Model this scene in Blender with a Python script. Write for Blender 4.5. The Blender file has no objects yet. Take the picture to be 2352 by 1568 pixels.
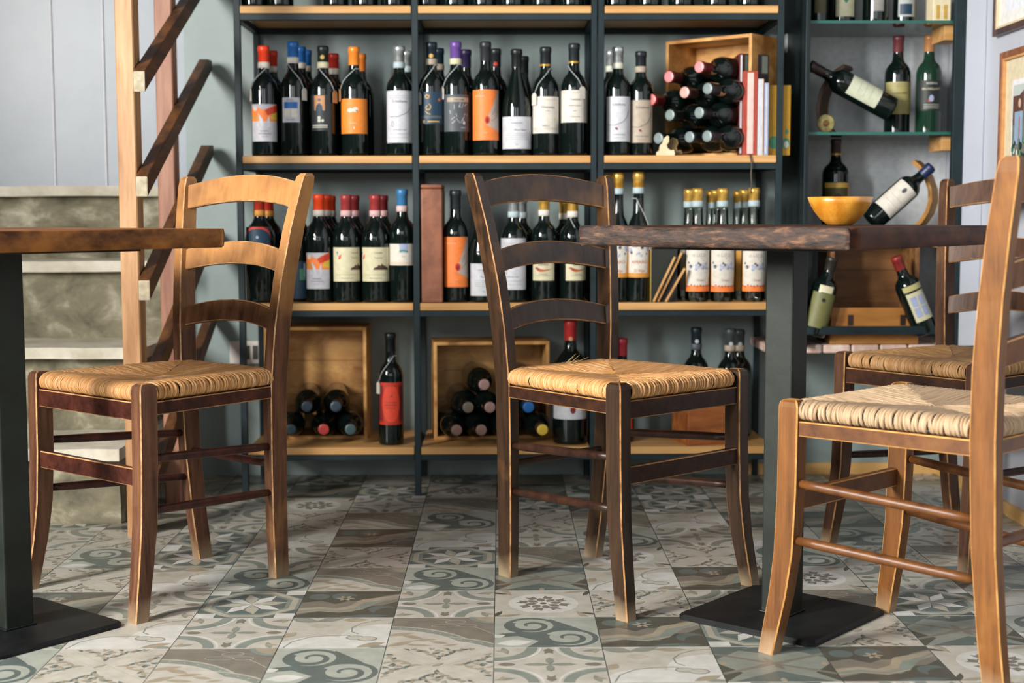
import bpy, math, random
import numpy as np
from mathutils import Vector, Matrix, noise
random.seed(7)
R_ = math.radians
C = bpy.context.scene.collection
S = bpy.context.scene

# ---------------------------------------------------------------- camera
F, PITCH, YAW, ROLL, CH = 3267.0, .0890266, .00751071, .00159563, .798073
_f = Vector((math.sin(YAW)*math.cos(PITCH), math.cos(YAW)*math.cos(PITCH), -math.sin(PITCH)))
_r = Vector((math.cos(YAW), -math.sin(YAW), 0)); _d = _f.cross(_r)
_c, _s = math.cos(ROLL), math.sin(ROLL)
_r, _d = _c*_r+_s*_d, -_s*_r+_c*_d
cam = bpy.data.cameras.new('camera'); camo = bpy.data.objects.new('camera', cam); C.objects.link(camo)
m = Matrix.Identity(4)
for i in range(3):
    m[i][0] = _r[i]; m[i][1] = -_d[i]; m[i][2] = -_f[i]
m[2][3] = CH
camo.matrix_world = m
cam.sensor_width = 36; cam.lens = F/2352*36; cam.clip_start = .05; cam.clip_end = 60
cam.dof.use_dof = True; cam.dof.focus_distance = 2.95; cam.dof.aperture_fstop = 3.6
S.camera = camo

def at(px, py, Y):                       # point on the plane y = Y seen at pixel
    v = _f+_r*((px-1176)/F)+_d*((py-784)/F)
    return Vector((0, 0, CH))+v*(Y/v.y)
def onz(px, py, z=0):
    v = _f+_r*((px-1176)/F)+_d*((py-784)/F)
    return Vector((0, 0, CH))+v*((z-CH)/v.z)
def onx(px, py, X):
    v = _f+_r*((px-1176)/F)+_d*((py-784)/F)
    return Vector((0, 0, CH))+v*(X/v.x)

# ---------------------------------------------------------------- light, world, exposure
S.view_settings.view_transform = 'Standard'; S.view_settings.look = 'None'
S.view_settings.gamma = 1; S.view_settings.use_curve_mapping = False
S.view_settings.exposure = 0.40
w = bpy.data.worlds.new('world'); S.world = w; w.use_nodes = True
w.node_tree.nodes['Background'].inputs[0].default_value = (.45, .62, .75, 1)
w.node_tree.nodes['Background'].inputs[1].default_value = .012
def area(name, loc, target, sx, sy, power, col):
    l = bpy.data.lights.new(name, 'AREA'); l.shape = 'RECTANGLE'; l.size = sx; l.size_y = sy
    l.energy = power; l.color = col
    o = bpy.data.objects.new(name, l); C.objects.link(o); o.location = loc
    o.rotation_euler = (Vector(target)-Vector(loc)).to_track_quat('-Z', 'Y').to_euler()
    return o
# daylight through the window of the left wall and the glazed front behind the camera
area('window_light_left', (-2.70, .85, 1.82), (0, .85, 1.82), .70, 1.38, 310, (1, .955, .90))
area('window_light_rear_left', (-2.70, -.75, 1.82), (0, -.75, 1.82), .60, 1.38, 205, (.96, .98, 1))
area('window_light_front', (-1.15, -2.28, 1.80), (-1.15, 3, 1.80), .75, 1.3, 17, (.92, .97, 1))
area('window_light_mid', (.55, -2.28, 1.80), (.55, 3, 1.80), .20, 1.3, 9, (.85, .95, 1))
area('window_light_right', (1.02, -2.28, 1.80), (1.02, 3, 1.80), .14, 1.3, 5, (1, .9, .8))

# ---------------------------------------------------------------- mesh helpers
class MB:
    def __init__(s): s.v=[]; s.f=[]; s.m=[]; s.sm=[]; s.uv=[]; s.col=[]
    def add(s, vs, fs, m=0, smooth=False, uv=None, col=None):
        b=len(s.v); s.v += [tuple(x) for x in vs]
        for k, f in enumerate(fs):
            s.f.append([b+i for i in f]); s.m.append(m[k] if isinstance(m, list) else m); s.sm.append(smooth)
            s.uv.append(uv[k] if uv else None); s.col.append(col)
        return s
    def box(s, c, d, m=0, rot=None):
        c=Vector(c); h=Vector(d)/2; vs=[]
        for x in (-1,1):
            for y in (-1,1):
                for z in (-1,1):
                    p=Vector((x*h.x,y*h.y,z*h.z)); vs.append(c+(rot@p if rot else p))
        return s.add(vs, [(0,1,3,2),(4,6,7,5),(0,4,5,1),(2,3,7,6),(0,2,6,4),(1,5,7,3)], m)
    def bx(s, a, b, m=0):                # box from two corners
        a=Vector(a); b=Vector(b); return s.box((a+b)/2, [abs(x) for x in (b-a)], m)
    def rings(s, R, m=0, caps=True, smooth=False, mlist=None, close=True):
        n=len(R[0]); vs=[p for r in R for p in r]; fs=[]; ms=[]
        for i in range(len(R)-1):
            for j in range(n if close else n-1):
                k=(j+1)%n; fs.append((i*n+j,i*n+k,(i+1)*n+k,(i+1)*n+j)); ms.append(mlist[j%len(mlist)] if mlist else m)
        s.add(vs, fs, ms, smooth)
        if caps:
            b=len(s.v)-len(vs)
            s.f.append([b+j for j in range(n)][::-1]); s.m.append(m); s.sm.append(False); s.uv.append(None); s.col.append(None)
            s.f.append([b+(len(R)-1)*n+j for j in range(n)]); s.m.append(m); s.sm.append(False); s.uv.append(None); s.col.append(None)
        return s
    def lathe(s, prof, n=28, c=(0,0,0), m=0, smooth=True, caps=True, ax=None):
        R=[]; c=Vector(c)
        for r,z in prof:
            ring=[]
            for j in range(n):
                p=Vector((r*math.cos(2*math.pi*j/n), r*math.sin(2*math.pi*j/n), z))
                ring.append(c+(ax@p if ax else p))
            R.append(ring)
        return s.rings(R, m, caps, smooth)
    def tube(s, pts, rad, n=8, m=0, smooth=True):
        pts=[Vector(p) for p in pts]; R=[]; up=Vector((0,0,1))
        t0=(pts[1]-pts[0]).normalized()
        if abs(t0.dot(up))>.9: up=Vector((1,0,0))
        u=t0.cross(up).normalized()
        for i,p in enumerate(pts):
            t=(pts[min(i+1,len(pts)-1)]-pts[max(i-1,0)]).normalized()
            u=(u-t*u.dot(t)).normalized(); v=t.cross(u)
            r=rad[i] if isinstance(rad,(list,tuple)) else rad
            R.append([p+u*(r*math.cos(2*math.pi*j/n))+v*(r*math.sin(2*math.pi*j/n)) for j in range(n)])
        return s.rings(R, m, True, smooth)
    def mesh(s, name, mats):
        me=bpy.data.meshes.new(name); me.from_pydata(s.v, [], s.f)
        for t in mats: me.materials.append(t)
        me.polygons.foreach_set('material_index', s.m); me.polygons.foreach_set('use_smooth', s.sm)
        if any(u for u in s.uv):
            ul=me.uv_layers.new(name='uv')
            for p,u in zip(me.polygons, s.uv):
                if u:
                    for li,q in zip(p.loop_indices,u): ul.data[li].uv=q
        me.update(); return me
    def build(s, name, mats, parent=None, **kw):
        if not isinstance(mats,(list,tuple)): mats=[mats]
        return put(name, s.mesh(name, mats), parent, **kw)
def put(name, me, parent=None, loc=None, rot=None, **props):
    o=bpy.data.objects.new(name, me); C.objects.link(o)
    if parent: o.parent=parent
    if loc is not None: o.location=loc
    if rot is not None: o.rotation_euler=rot
    for k,v in props.items(): o[k]=v
    return o
def thing(name, label, cat, loc=(0,0,0), rz=0, group=None, rot=None):
    o=bpy.data.objects.new(name, None); C.objects.link(o); o.empty_display_size=.05
    o.location=loc; o.rotation_euler=rot if rot else (0,0,rz)
    o['label']=label; o['category']=cat
    if group: o['group']=group
    return o
def tag(o, label, cat, group=None):
    o['label']=label; o['category']=cat
    if group: o['group']=group
    return o
def bevel(o, wd=.002, seg=2):
    b=o.modifiers.new('bevel','BEVEL'); b.width=wd; b.segments=seg; b.limit_method='ANGLE'; b.angle_limit=R_(40)
    return o
def octo(c, u, v, w_, d_, ch):           # chamfered rectangle ring; odd sides are the chamfers
    a,b=w_/2,d_/2
    P=[(a,-b+ch),(a,b-ch),(a-ch,b),(-a+ch,b),(-a,b-ch),(-a,-b+ch),(-a+ch,-b),(a-ch,-b)]
    return [Vector(c)+Vector(u)*x+Vector(v)*y for x,y in P]
def interp(t, K):
    if t<=K[0][0]: return K[0][1:]
    for a,b in zip(K,K[1:]):
        if t<=b[0]:
            k=(t-a[0])/(b[0]-a[0]); return tuple(x+(y-x)*k for x,y in zip(a[1:],b[1:]))
    return K[-1][1:]

# ---------------------------------------------------------------- materials
def srgb(h):
    h=h.lstrip('#'); c=[int(h[i:i+2],16)/255 for i in (0,2,4)]
    return tuple(x/12.92 if x<=.04045 else ((x+.055)/1.055)**2.4 for x in c)
class NT:
    def __init__(s, name):
        s.m=bpy.data.materials.new(name); s.m.use_nodes=True; s.t=s.m.node_tree; s.b=s.t.nodes['Principled BSDF']
    def n(s, ty, **kw):
        x=s.t.nodes.new(ty)
        for k,v in kw.items(): setattr(x,k,v)
        return x
    def l(s, a, b): s.t.links.new(a,b)
    def set(s, **kw):
        for k,v in kw.items(): s.b.inputs[k.replace('_',' ')].default_value=v
        return s
def rgba(c): return (c[0],c[1],c[2],1)
def noisemat(name, c1, c2, scale=(8,8,8), rough=.5, det=4, bump=0, bscale=None, lo=.35, hi=.65, coat=0, metal=0, uv=False, c3=None, spec=.5, dist=0):
    a=NT(name); tc=a.n('ShaderNodeTexCoord'); mp=a.n('ShaderNodeMapping'); mp.inputs['Scale'].default_value=scale
    a.l(tc.outputs['UV' if uv else 'Object'], mp.inputs['Vector'])
    no=a.n('ShaderNodeTexNoise'); no.inputs['Scale'].default_value=1; no.inputs['Detail'].default_value=det; no.inputs['Roughness'].default_value=.6
    no.inputs['Distortion'].default_value=dist
    a.l(mp.outputs[0], no.inputs['Vector'])
    cr=a.n('ShaderNodeValToRGB'); cr.color_ramp.elements[0].position=lo; cr.color_ramp.elements[1].position=hi
    cr.color_ramp.elements[0].color=rgba(c1); cr.color_ramp.elements[1].color=rgba(c2)
    if c3:
        e=cr.color_ramp.elements.new((lo+hi)/2); e.color=rgba(c3)
    a.l(no.outputs['Fac'], cr.inputs[0]); a.l(cr.outputs[0], a.b.inputs['Base Color'])
    a.set(Roughness=rough, Metallic=metal); a.b.inputs['Coat Weight'].default_value=coat; a.b.inputs['Specular IOR Level'].default_value=spec
    if bump:
        n2=a.n('ShaderNodeTexNoise'); n2.inputs['Scale'].default_value=1; n2.inputs['Detail'].default_value=5
        m2=a.n('ShaderNodeMapping'); m2.inputs['Scale'].default_value=bscale or [x*3 for x in scale]
        a.l(tc.outputs['UV' if uv else 'Object'], m2.inputs['Vector']); a.l(m2.outputs[0], n2.inputs['Vector'])
        bp=a.n('ShaderNodeBump'); bp.inputs['Strength'].default_value=bump; bp.inputs['Distance'].default_value=.002
        a.l(n2.outputs['Fac'], bp.inputs['Height']); a.l(bp.outputs[0], a.b.inputs['Normal'])
    return a.m
_flat={}
def flat(col, rough=.55, metal=0, coat=0):
    if isinstance(col,str): col=srgb(col)
    k=(tuple(round(x,3) for x in col),rough,metal,coat)
    if k not in _flat:
        c2=tuple(x*.86 for x in col)
        _flat[k]=noisemat('paint_%d'%len(_flat), c2, col, (60,60,60), rough, 2, coat=coat, metal=metal, lo=.3, hi=.6)
    return _flat[k]
def glass(name, tint, gl=.9):
    a=NT(name); a.t.nodes.remove(a.b); out=a.t.nodes['Material Output']
    tr=a.n('ShaderNodeBsdfTransparent'); tr.inputs[0].default_value=rgba(tint)
    gg=a.n('ShaderNodeBsdfGlossy'); gg.inputs['Roughness'].default_value=.03; gg.inputs[0].default_value=(gl,gl,gl,1)
    fr=a.n('ShaderNodeFresnel'); fr.inputs[0].default_value=1.5; mx=a.n('ShaderNodeMixShader')
    a.l(fr.outputs[0],mx.inputs[0]); a.l(tr.outputs[0],mx.inputs[1]); a.l(gg.outputs[0],mx.inputs[2]); a.l(mx.outputs[0],out.inputs['Surface'])
    return a.m
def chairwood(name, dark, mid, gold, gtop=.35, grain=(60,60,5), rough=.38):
    """stained beech: grain along the piece, stain rubbed off in patches and at the feet, more golden towards the top"""
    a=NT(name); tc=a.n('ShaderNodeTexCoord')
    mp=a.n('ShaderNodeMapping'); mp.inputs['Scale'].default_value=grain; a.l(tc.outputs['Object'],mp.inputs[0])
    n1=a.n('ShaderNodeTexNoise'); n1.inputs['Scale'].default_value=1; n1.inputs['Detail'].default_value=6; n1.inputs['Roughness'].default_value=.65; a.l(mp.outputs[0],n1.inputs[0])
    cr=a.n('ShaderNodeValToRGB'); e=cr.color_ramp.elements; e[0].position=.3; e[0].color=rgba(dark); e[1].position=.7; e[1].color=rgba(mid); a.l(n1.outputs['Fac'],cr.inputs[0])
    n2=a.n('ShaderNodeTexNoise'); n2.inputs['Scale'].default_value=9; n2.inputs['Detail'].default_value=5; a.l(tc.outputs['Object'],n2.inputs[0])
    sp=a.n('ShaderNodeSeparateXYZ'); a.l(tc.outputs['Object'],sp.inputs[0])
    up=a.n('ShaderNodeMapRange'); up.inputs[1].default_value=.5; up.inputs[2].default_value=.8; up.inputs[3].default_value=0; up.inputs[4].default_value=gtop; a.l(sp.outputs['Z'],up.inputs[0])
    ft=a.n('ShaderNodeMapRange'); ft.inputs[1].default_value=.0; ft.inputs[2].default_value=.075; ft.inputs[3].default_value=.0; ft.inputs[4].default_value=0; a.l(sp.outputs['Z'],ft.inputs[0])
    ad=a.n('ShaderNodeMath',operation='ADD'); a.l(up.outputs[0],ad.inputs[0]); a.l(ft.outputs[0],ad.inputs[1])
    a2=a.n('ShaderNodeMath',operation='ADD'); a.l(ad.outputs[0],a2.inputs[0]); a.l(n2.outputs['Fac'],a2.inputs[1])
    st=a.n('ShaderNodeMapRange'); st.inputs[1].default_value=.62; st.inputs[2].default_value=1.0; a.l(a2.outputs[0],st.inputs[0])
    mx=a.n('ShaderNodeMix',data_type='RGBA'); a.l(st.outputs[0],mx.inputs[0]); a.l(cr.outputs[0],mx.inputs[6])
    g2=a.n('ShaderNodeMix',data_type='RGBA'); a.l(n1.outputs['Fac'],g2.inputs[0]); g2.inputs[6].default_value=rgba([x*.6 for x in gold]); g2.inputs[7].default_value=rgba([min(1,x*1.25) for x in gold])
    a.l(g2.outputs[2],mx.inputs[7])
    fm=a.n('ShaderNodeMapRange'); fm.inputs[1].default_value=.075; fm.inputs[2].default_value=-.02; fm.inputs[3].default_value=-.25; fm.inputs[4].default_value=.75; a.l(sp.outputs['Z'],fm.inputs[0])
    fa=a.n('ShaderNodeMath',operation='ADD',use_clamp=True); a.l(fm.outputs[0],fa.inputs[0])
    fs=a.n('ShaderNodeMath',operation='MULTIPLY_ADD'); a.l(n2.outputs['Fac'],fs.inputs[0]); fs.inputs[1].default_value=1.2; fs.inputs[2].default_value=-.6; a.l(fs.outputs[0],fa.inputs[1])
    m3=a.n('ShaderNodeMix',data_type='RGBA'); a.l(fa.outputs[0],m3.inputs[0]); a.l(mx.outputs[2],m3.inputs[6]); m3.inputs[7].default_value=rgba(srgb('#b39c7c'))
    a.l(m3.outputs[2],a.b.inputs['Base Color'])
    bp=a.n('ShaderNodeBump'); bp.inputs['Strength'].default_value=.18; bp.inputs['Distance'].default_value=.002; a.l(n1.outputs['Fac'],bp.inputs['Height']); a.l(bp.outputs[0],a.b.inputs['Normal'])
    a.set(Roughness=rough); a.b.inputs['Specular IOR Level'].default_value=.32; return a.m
def sc(c,k): return tuple(min(1,x*k) for x in c)

M={}
M['wall']=noisemat('painted_wall', srgb('#82918f'), srgb('#909f9d'), (3,3,3), .45, 5, .15, (40,40,40))
M['wall_r']=noisemat('white_wall', srgb('#aeb2bb'), srgb('#b7bbc4'), (3,3,3), .55, 5, .15, (40,40,40))
M['wall_d']=noisemat('shop_wall', srgb('#474b4d'), srgb('#505456'), (3,3,3), .6)
M['ceil']=noisemat('ceiling_paint', srgb('#33302d'), srgb('#3b3835'), (3,3,3), .8)
M['steel']=noisemat('blackened_steel', srgb('#111e22'), srgb('#192a2f'), (12,12,12), .5, 5, .1, spec=.35)
M['board']=noisemat('pine_board', srgb('#b58348'), srgb('#d0a368'), (2.5,40,40), .5, 5, .1)
M['crate']=noisemat('crate_pine', srgb('#a56c30'), srgb('#dfac66'), (9,14,14), .5, 6, .15, dist=.6)
M['crate2']=noisemat('crate_pine_dark', srgb('#5c3a1c'), srgb('#8c6034'), (4,30,30), .5, 6, .15)
M['dglass']=NT('dark_bottle_glass').set(Base_Color=(.003,.007,.006,1), Roughness=.06).m
M['green_glass']=NT('green_bottle_glass').set(Base_Color=(.01,.035,.02,1), Roughness=.06).m
M['clear']=glass('clear_bottle_glass',(.93,.95,.9))
M['shelfglass']=glass('shelf_glass',(.86,.93,.9))
M['gedge']=NT('glass_edge').set(Base_Color=(.008,.10,.075,1), Roughness=.15).m
M['bpanel']=noisemat('black_gloss_panel',(.006,.012,.014),(.01,.018,.02),(5,5,5),.3,2,spec=.25)
M['gold']=noisemat('gold_foil', srgb('#c08a2c'), srgb('#ecc468'), (40,40,40), .3, 2, metal=.55)
M['silver']=noisemat('silver_foil', srgb('#8b9294'), srgb('#c5cbcb'), (40,40,40), .28, 2, metal=.6)
M['blackpost']=noisemat('powder_coated_iron', srgb('#151a16'), srgb('#242a24'), (9,9,9), .5, 9, .2, spec=.3)
M['baseiron']=noisemat('base_plate_iron', srgb('#0b0d0e'), srgb('#161819'), (14,14,14), .5, 6, .2, spec=.3)
M['pine']=noisemat('baseboard_pine', srgb('#d9a964'), srgb('#e6bd7c'), (2,30,30), .5, 4)
M['rackwood']=noisemat('rack_wood', srgb('#98693f'), srgb('#c89b6c'), (26,26,3), .5, 5, .15)
M['rackwood2']=noisemat('rack_wood_reddish', srgb('#7c4a35'), srgb('#a97a60'), (26,26,3), .5, 5, .15)
M['barwood']=noisemat('bar_wood', srgb('#3c2414'), srgb('#70451f'), (30,4,30), .5, 5, .15)
M['barend']=noisemat('bar_end_grain', srgb('#9a9078'), srgb('#b8ad92'), (60,60,60), .7)
M['stone']=noisemat('old_stone', srgb('#4e4a3a'), srgb('#cfcab4'), (9,9,11), .8, 11, .8, (30,30,30), .32, .74, c3=srgb('#817b64'), dist=.3)
M['nosing']=noisemat('stone_nosing', srgb('#b5ad98'), srgb('#dcd6c6'), (9,9,9), .7, 6, .3)
M['leather']=noisemat('brown_leather', srgb('#6d3f2a'), srgb('#9a6044'), (14,14,14), .5, 5, .2)
M['bowl']=noisemat('bamboo_bowl', srgb('#b0701e'), srgb('#d6983a'), (30,30,6), .28, 4, coat=.4)
M['straw_loose']=noisemat('loose_straw', srgb('#a5854f'), srgb('#cbb07a'), (60,60,60), .6)

# ---------------------------------------------------------------- room shell
YW=4.335; XR=1.350; XL=-2.62; YF=-2.2; ZC=2.9
def st(o): o['kind']='structure'; return o
st(MB().bx((-.95,YW,0),(XR+.1,YW+.1,ZC)).build('wall_back', M['wall']))
st(MB().bx((XL,4.51,0),(-.95,4.61,ZC)).bx((-.95,YW+.1,0),(-.85,4.61,ZC)).build('wall_stair', noisemat('blue_white_boards', srgb('#9099a2'), srgb('#9ca5ae'), (3,3,3), .35, 5, .1, (40,40,40))))
st(MB().bx((XR,1.9,0),(XR+.1,4.43,ZC)).build('wall_right', M['wall_r']))
st(MB().bx((XR,YF,0),(XR+.1,1.9,ZC)).build('wall_right_unseen', M['wall_d']))  # unseen stretch of the wall, coloured dark to cut bounced fill light
# left wall with its window opening, front wall with door and two windows
wl=MB()
for a,b in (((YF,0),(-1.09,ZC)),((-.41,0),(.45,ZC)),((-1.09,2.54),(-.41,ZC)),((-1.09,0),(-.41,1.12)),((1.25,0),(4.61,ZC)),((.45,2.54),(1.25,ZC)),((.45,0),(1.25,1.12))):
    wl.bx((XL-.1,a[0],a[1]),(XL,b[0],b[1]))
st(wl.build('wall_left', M['wall_d']))
wf=MB()
for a,b in (((XL,0),(-1.6,ZC)),((-1.6,2.50),(XR,ZC)),((-.7,1.12),(.3,2.50)),((-1.6,0),(XR,1.12)),((.8,1.12),(.92,2.50)),((1.12,1.12),(XR,2.50))):
    wf.bx((a[0],YF-.1,a[1]),(b[0],YF,b[1]))
st(wf.build('wall_front', M['wall_d']))
st(MB().bx((XL-.1,YF-.1,ZC),(XR+.1,4.61,ZC+.1)).build('ceiling', M['ceil']))
st(MB().bx((.70,YW-.012,0),(XR-.012,YW,.034)).build('baseboard_back', M['pine']))
st(MB().bx((XR-.012,1.2,0),(XR,YW,.034)).build('baseboard_right', M['pine']))
# pale seams between the painted boards above the stairs
seam=MB()
for px in (122,240): 
    X=at(px,200,4.51).x; seam.bx((X-.0022,4.505,.88),(X+.0022,4.51,ZC))
st(seam.build('trim_1', flat('#dfe0e4')))
for i,(x0,x1,y0,y1,z0,z1) in enumerate(((-1.6,-.7,YF-.06,YF-.02,1.12,2.50),(.3,.8,YF-.06,YF-.02,1.12,2.50),(.92,1.12,YF-.06,YF-.02,1.12,2.50))):
    f=MB(); t=.04
    f.bx((x0,y0,z0),(x0+t,y1,z1)).bx((x1-t,y0,z0),(x1,y1,z1)).bx((x0+t,y0,z0),(x1-t,y1,z0+t)).bx((x0+t,y0,z1-t),(x1-t,y1,z1))
    st(f.build('window_%d'%(i+1), M['steel']))
f=MB(); f.bx((XL-.06,.45,1.12),(XL-.02,.49,2.54)).bx((XL-.06,1.21,1.12),(XL-.02,1.25,2.54)).bx((XL-.06,.49,1.12),(XL-.02,1.21,1.16)).bx((XL-.06,.49,2.50),(XL-.02,1.21,2.54))
st(f.build('window_4', M['steel']))
f=MB(); f.bx((XL-.06,-1.09,1.12),(XL-.02,-1.05,2.54)).bx((XL-.06,-.45,1.12),(XL-.02,-.41,2.54)).bx((XL-.06,-1.05,1.12),(XL-.02,-.45,1.16)).bx((XL-.06,-1.05,2.50),(XL-.02,-.45,2.54))
st(f.build('window_5', M['steel']))

# ---------------------------------------------------------------- clipping for patterned surfaces
def clip_axis(P, ax, lim, keep_less):
    out=[]; n=len(P)
    for i in range(n):
        a=P[i]; b=P[(i+1)%n]; ia=(a[ax]<=lim)==keep_less or a[ax]==lim; ib=(b[ax]<=lim)==keep_less or b[ax]==lim
        if ia: out.append(a)
        if ia!=ib:
            k=(lim-a[ax])/(b[ax]-a[ax]); out.append((a[0]+(b[0]-a[0])*k,a[1]+(b[1]-a[1])*k))
    return out
def clip_rect(P,x0,x1,y0,y1):
    for ax,l,k in ((0,x0,False),(0,x1,True),(1,y0,False),(1,y1,True)):
        P=clip_axis(P,ax,l,k)
        if len(P)<3: return None
    Q=[P[0]]
    for p in P[1:]:
        if abs(p[0]-Q[-1][0])+abs(p[1]-Q[-1][1])>1e-6: Q.append(p)
    if len(Q)>1 and abs(Q[0][0]-Q[-1][0])+abs(Q[0][1]-Q[-1][1])<1e-6: Q.pop()
    return Q if len(Q)>2 else None
def disc(cx,cy,r,n=20,ry=None): return [(cx+r*math.cos(2*math.pi*i/n),cy+(ry or r)*math.sin(2*math.pi*i/n)) for i in range(n)]
def ringp(cx,cy,r0,r1,a0,a1,n=10):   # list of quads
    o=[]
    for i in range(n):
        a=R_(a0+(a1-a0)*i/n); b=R_(a0+(a1-a0)*(i+1)/n)
        o.append([(cx+r0*math.cos(a),cy+r0*math.sin(a)),(cx+r1*math.cos(a),cy+r1*math.sin(a)),(cx+r1*math.cos(b),cy+r1*math.sin(b)),(cx+r0*math.cos(b),cy+r0*math.sin(b))])
    return o
def leaf(cx,cy,L,W,ang,n=6):
    a=R_(ang); o=[]
    for i in range(n+1): t=i/n; o.append((L*(t-.5), W/2*math.sin(math.pi*t)))
    for i in range(1,n): t=1-i/n; o.append((L*(t-.5), -W/2*math.sin(math.pi*t)))
    return [(cx+x*math.cos(a)-y*math.sin(a),cy+x*math.sin(a)+y*math.cos(a)) for x,y in o]
def spiral(cx,cy,r0,r1,a0,a1,w0,w1,n=26):
    o=[]
    for i in range(n):
        q=[]
        for k in (i,i+1):
            t=k/n; a=R_(a0+(a1-a0)*t); r=r0+(r1-r0)*t; wd=(w0+(w1-w0)*t)/2
            q.append(((cx+(r-wd)*math.cos(a),cy+(r-wd)*math.sin(a)),(cx+(r+wd)*math.cos(a),cy+(r+wd)*math.sin(a))))
        o.append([q[0][0],q[0][1],q[1][1],q[1][0]])
    return o
def stroke(pts,wd):
    o=[]
    for a,b in zip(pts,pts[1:]):
        dx,dy=b[0]-a[0],b[1]-a[1]; L=math.hypot(dx,dy) or 1; nx,ny=-dy/L*wd/2,dx/L*wd/2
        o.append([(a[0]-nx,a[1]-ny),(b[0]-nx,b[1]-ny),(b[0]+nx,b[1]+ny),(a[0]+nx,a[1]+ny)])
    return o

# ---------------------------------------------------------------- floor of patterned cement-look tiles
TC=[(.42,.40,.345),(.325,.345,.30),(.10,.125,.115),(.195,.22,.19),(.175,.16,.13),(.30,.26,.19),(.52,.515,.48),(.075,.075,.06),(.215,.23,.195),(.36,.34,.275)]
CRM,LGG,TEAL,MGG,BRN,TAN,WHT,DRK,GRN,GRY=range(10)
def patS():
    o=[(LGG,None)]
    D=[(TEAL,disc(.36,.70,.27)),(TEAL,disc(.70,.30,.29)),(TEAL,[(.0,.42),(.30,.5),(.55,.92),(.80,.62),(.98,.35),(.60,.02),(.45,.0),(.30,.0),(.42,.2),(.22,.36),(.0,.30)])]
    o+=D
    o+=[(LGG,disc(.36,.70,.215)),(LGG,disc(.70,.30,.235)),(LGG,leaf(.20,.16,.42,.26,10)),(WHT,leaf(.03,.36,.16,.12,20)),(WHT,leaf(.19,.15,.34,.18,10)),(LGG,leaf(.80,.93,.4,.16,-8))]
    for cx,cy,s in ((.36,.70,1),(.70,.30,1.08)):
        o+=[(TEAL,q) for q in spiral(cx,cy,.215*s,.045*s,150,560,.085,.03)]
    return o
def patT():
    o=[(MGG,None)]
    for i in range(8):
        a=R_(i*45+22.5); b=R_(i*45+67.5)
        o.append((GRY,[(.5+.50*math.cos(a),.5+.50*math.sin(a)),(.5+.50*math.cos(b),.5+.50*math.sin(b)),(.5+.43*math.cos(b),.5+.43*math.sin(b)),(.5+.43*math.cos(a),.5+.43*math.sin(a))]))
    o.append((TEAL,[(.5+.38*math.cos(R_(i*45+22.5)),.5+.38*math.sin(R_(i*45+22.5))) for i in range(8)]))
    for i in range(8):
        a=i*45+12
        P=[(.5,.5)]+[(.5+r*math.cos(R_(t)),.5+r*math.sin(R_(t))) for r,t in ((.22,a-22),(.38,a),(.2,a+18))]
        o.append(((WHT if i%2 else GRY),P))
    for x,y in ((0,0),(1,0),(0,1),(1,1)):
        sx=1 if x==0 else -1; sy=1 if y==0 else -1
        o.append((WHT,[(x,y),(x+.2*sx,y),(x+.2*sx,y+.16*sy),(x,y+.16*sy)]))
        o.append((TEAL,[(x+.2*sx,y),(x+.38*sx,y),(x+.2*sx,y+.12*sy)])); o.append((TEAL,[(x,y+.16*sy),(x,y+.32*sy),(x+.16*sx,y+.16*sy)]))
    return o
def patM():
    o=[(CRM,None)]
    for x,y,a in ((0,0,0),(1,0,90),(1,1,180),(0,1,270)):
        o+=[(WHT,q) for q in ringp(x,y,.42,.445,a,a+90)]+[(MGG,q) for q in ringp(x,y,.30,.40,a,a+90)]
        b=R_(a+45); o.append((GRN,leaf(x+.14*math.cos(b),y+.14*math.sin(b),.2,.07,a+15))); o.append((TAN,leaf(x+.1*math.cos(b),y+.16*math.sin(b),.12,.05,a+80)))
    for a,L in ((0,.24),(90,.2),(180,.24),(270,.2)):
        b=R_(a); o.append((GRN,leaf(.5+.5*L*math.cos(b),.5+.5*L*math.sin(b),L,.075,a)))
        for k in (-1,1): o.append((GRN,leaf(.5+.62*L*math.cos(b),.5+.62*L*math.sin(b),.12,.035,a+38*k)))
        cx,cy=.5+.40*math.cos(b),.5+.40*math.sin(b)
        o.append((BRN,leaf(cx,cy,.13,.09,a))); 
        for k in (-1,1): o.append((BRN,leaf(cx-.05*math.cos(b)+.02*k*math.sin(b),cy-.05*math.sin(b)+.02*k*math.cos(b),.09,.03,a+25*k)))
    return o
def patX():
    o=[(CRM,None)]
    for s in (1,-1):
        for k in (-.085,.085): o+=[(GRY,q) for q in stroke([(0+(k if s>0 else k),0 if s>0 else 1),(1+k,1 if s>0 else 0)],.008)]
    for i in range(4):
        a=R_(i*90); ca,sa=math.cos(a),math.sin(a)
        def tr(x,y): return (.5+x*ca-y*sa,.5+x*sa+y*ca)
        for x,y,L,W,g,c in ((.20,0,.12,.03,0,0),(.28,.06,.13,.03,50,1),(.28,-.06,.13,.03,-50,0),(.37,.12,.12,.035,20,1),(.37,-.12,.12,.035,-20,0),(.40,.0,.09,.04,90,1),(.34,.03,.08,.03,120,0),(.44,.22,.10,.03,70,1),(.44,-.22,.10,.03,-70,0),(.45,.30,.08,.025,30,0),(.45,-.3,.08,.025,-30,1),(.40,.18,.07,.025,110,0),(.40,-.18,.07,.025,-110,1),(.46,.07,.07,.025,150,1),(.46,-.07,.07,.025,-150,0)):
            cx,cy=tr(x,y); o.append((TEAL if (c+i)%2 else TAN,leaf(cx,cy,L*1.15,W*1.5,g+i*90)))
            cx,cy=tr(x+.02,y+.02); o.append((MGG if c else TAN,leaf(cx,cy,L*.7,W*1.1,g+i*90+60)))
    o.append((TAN,leaf(.5,.5,.14,.05,45)))
    return o
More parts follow.
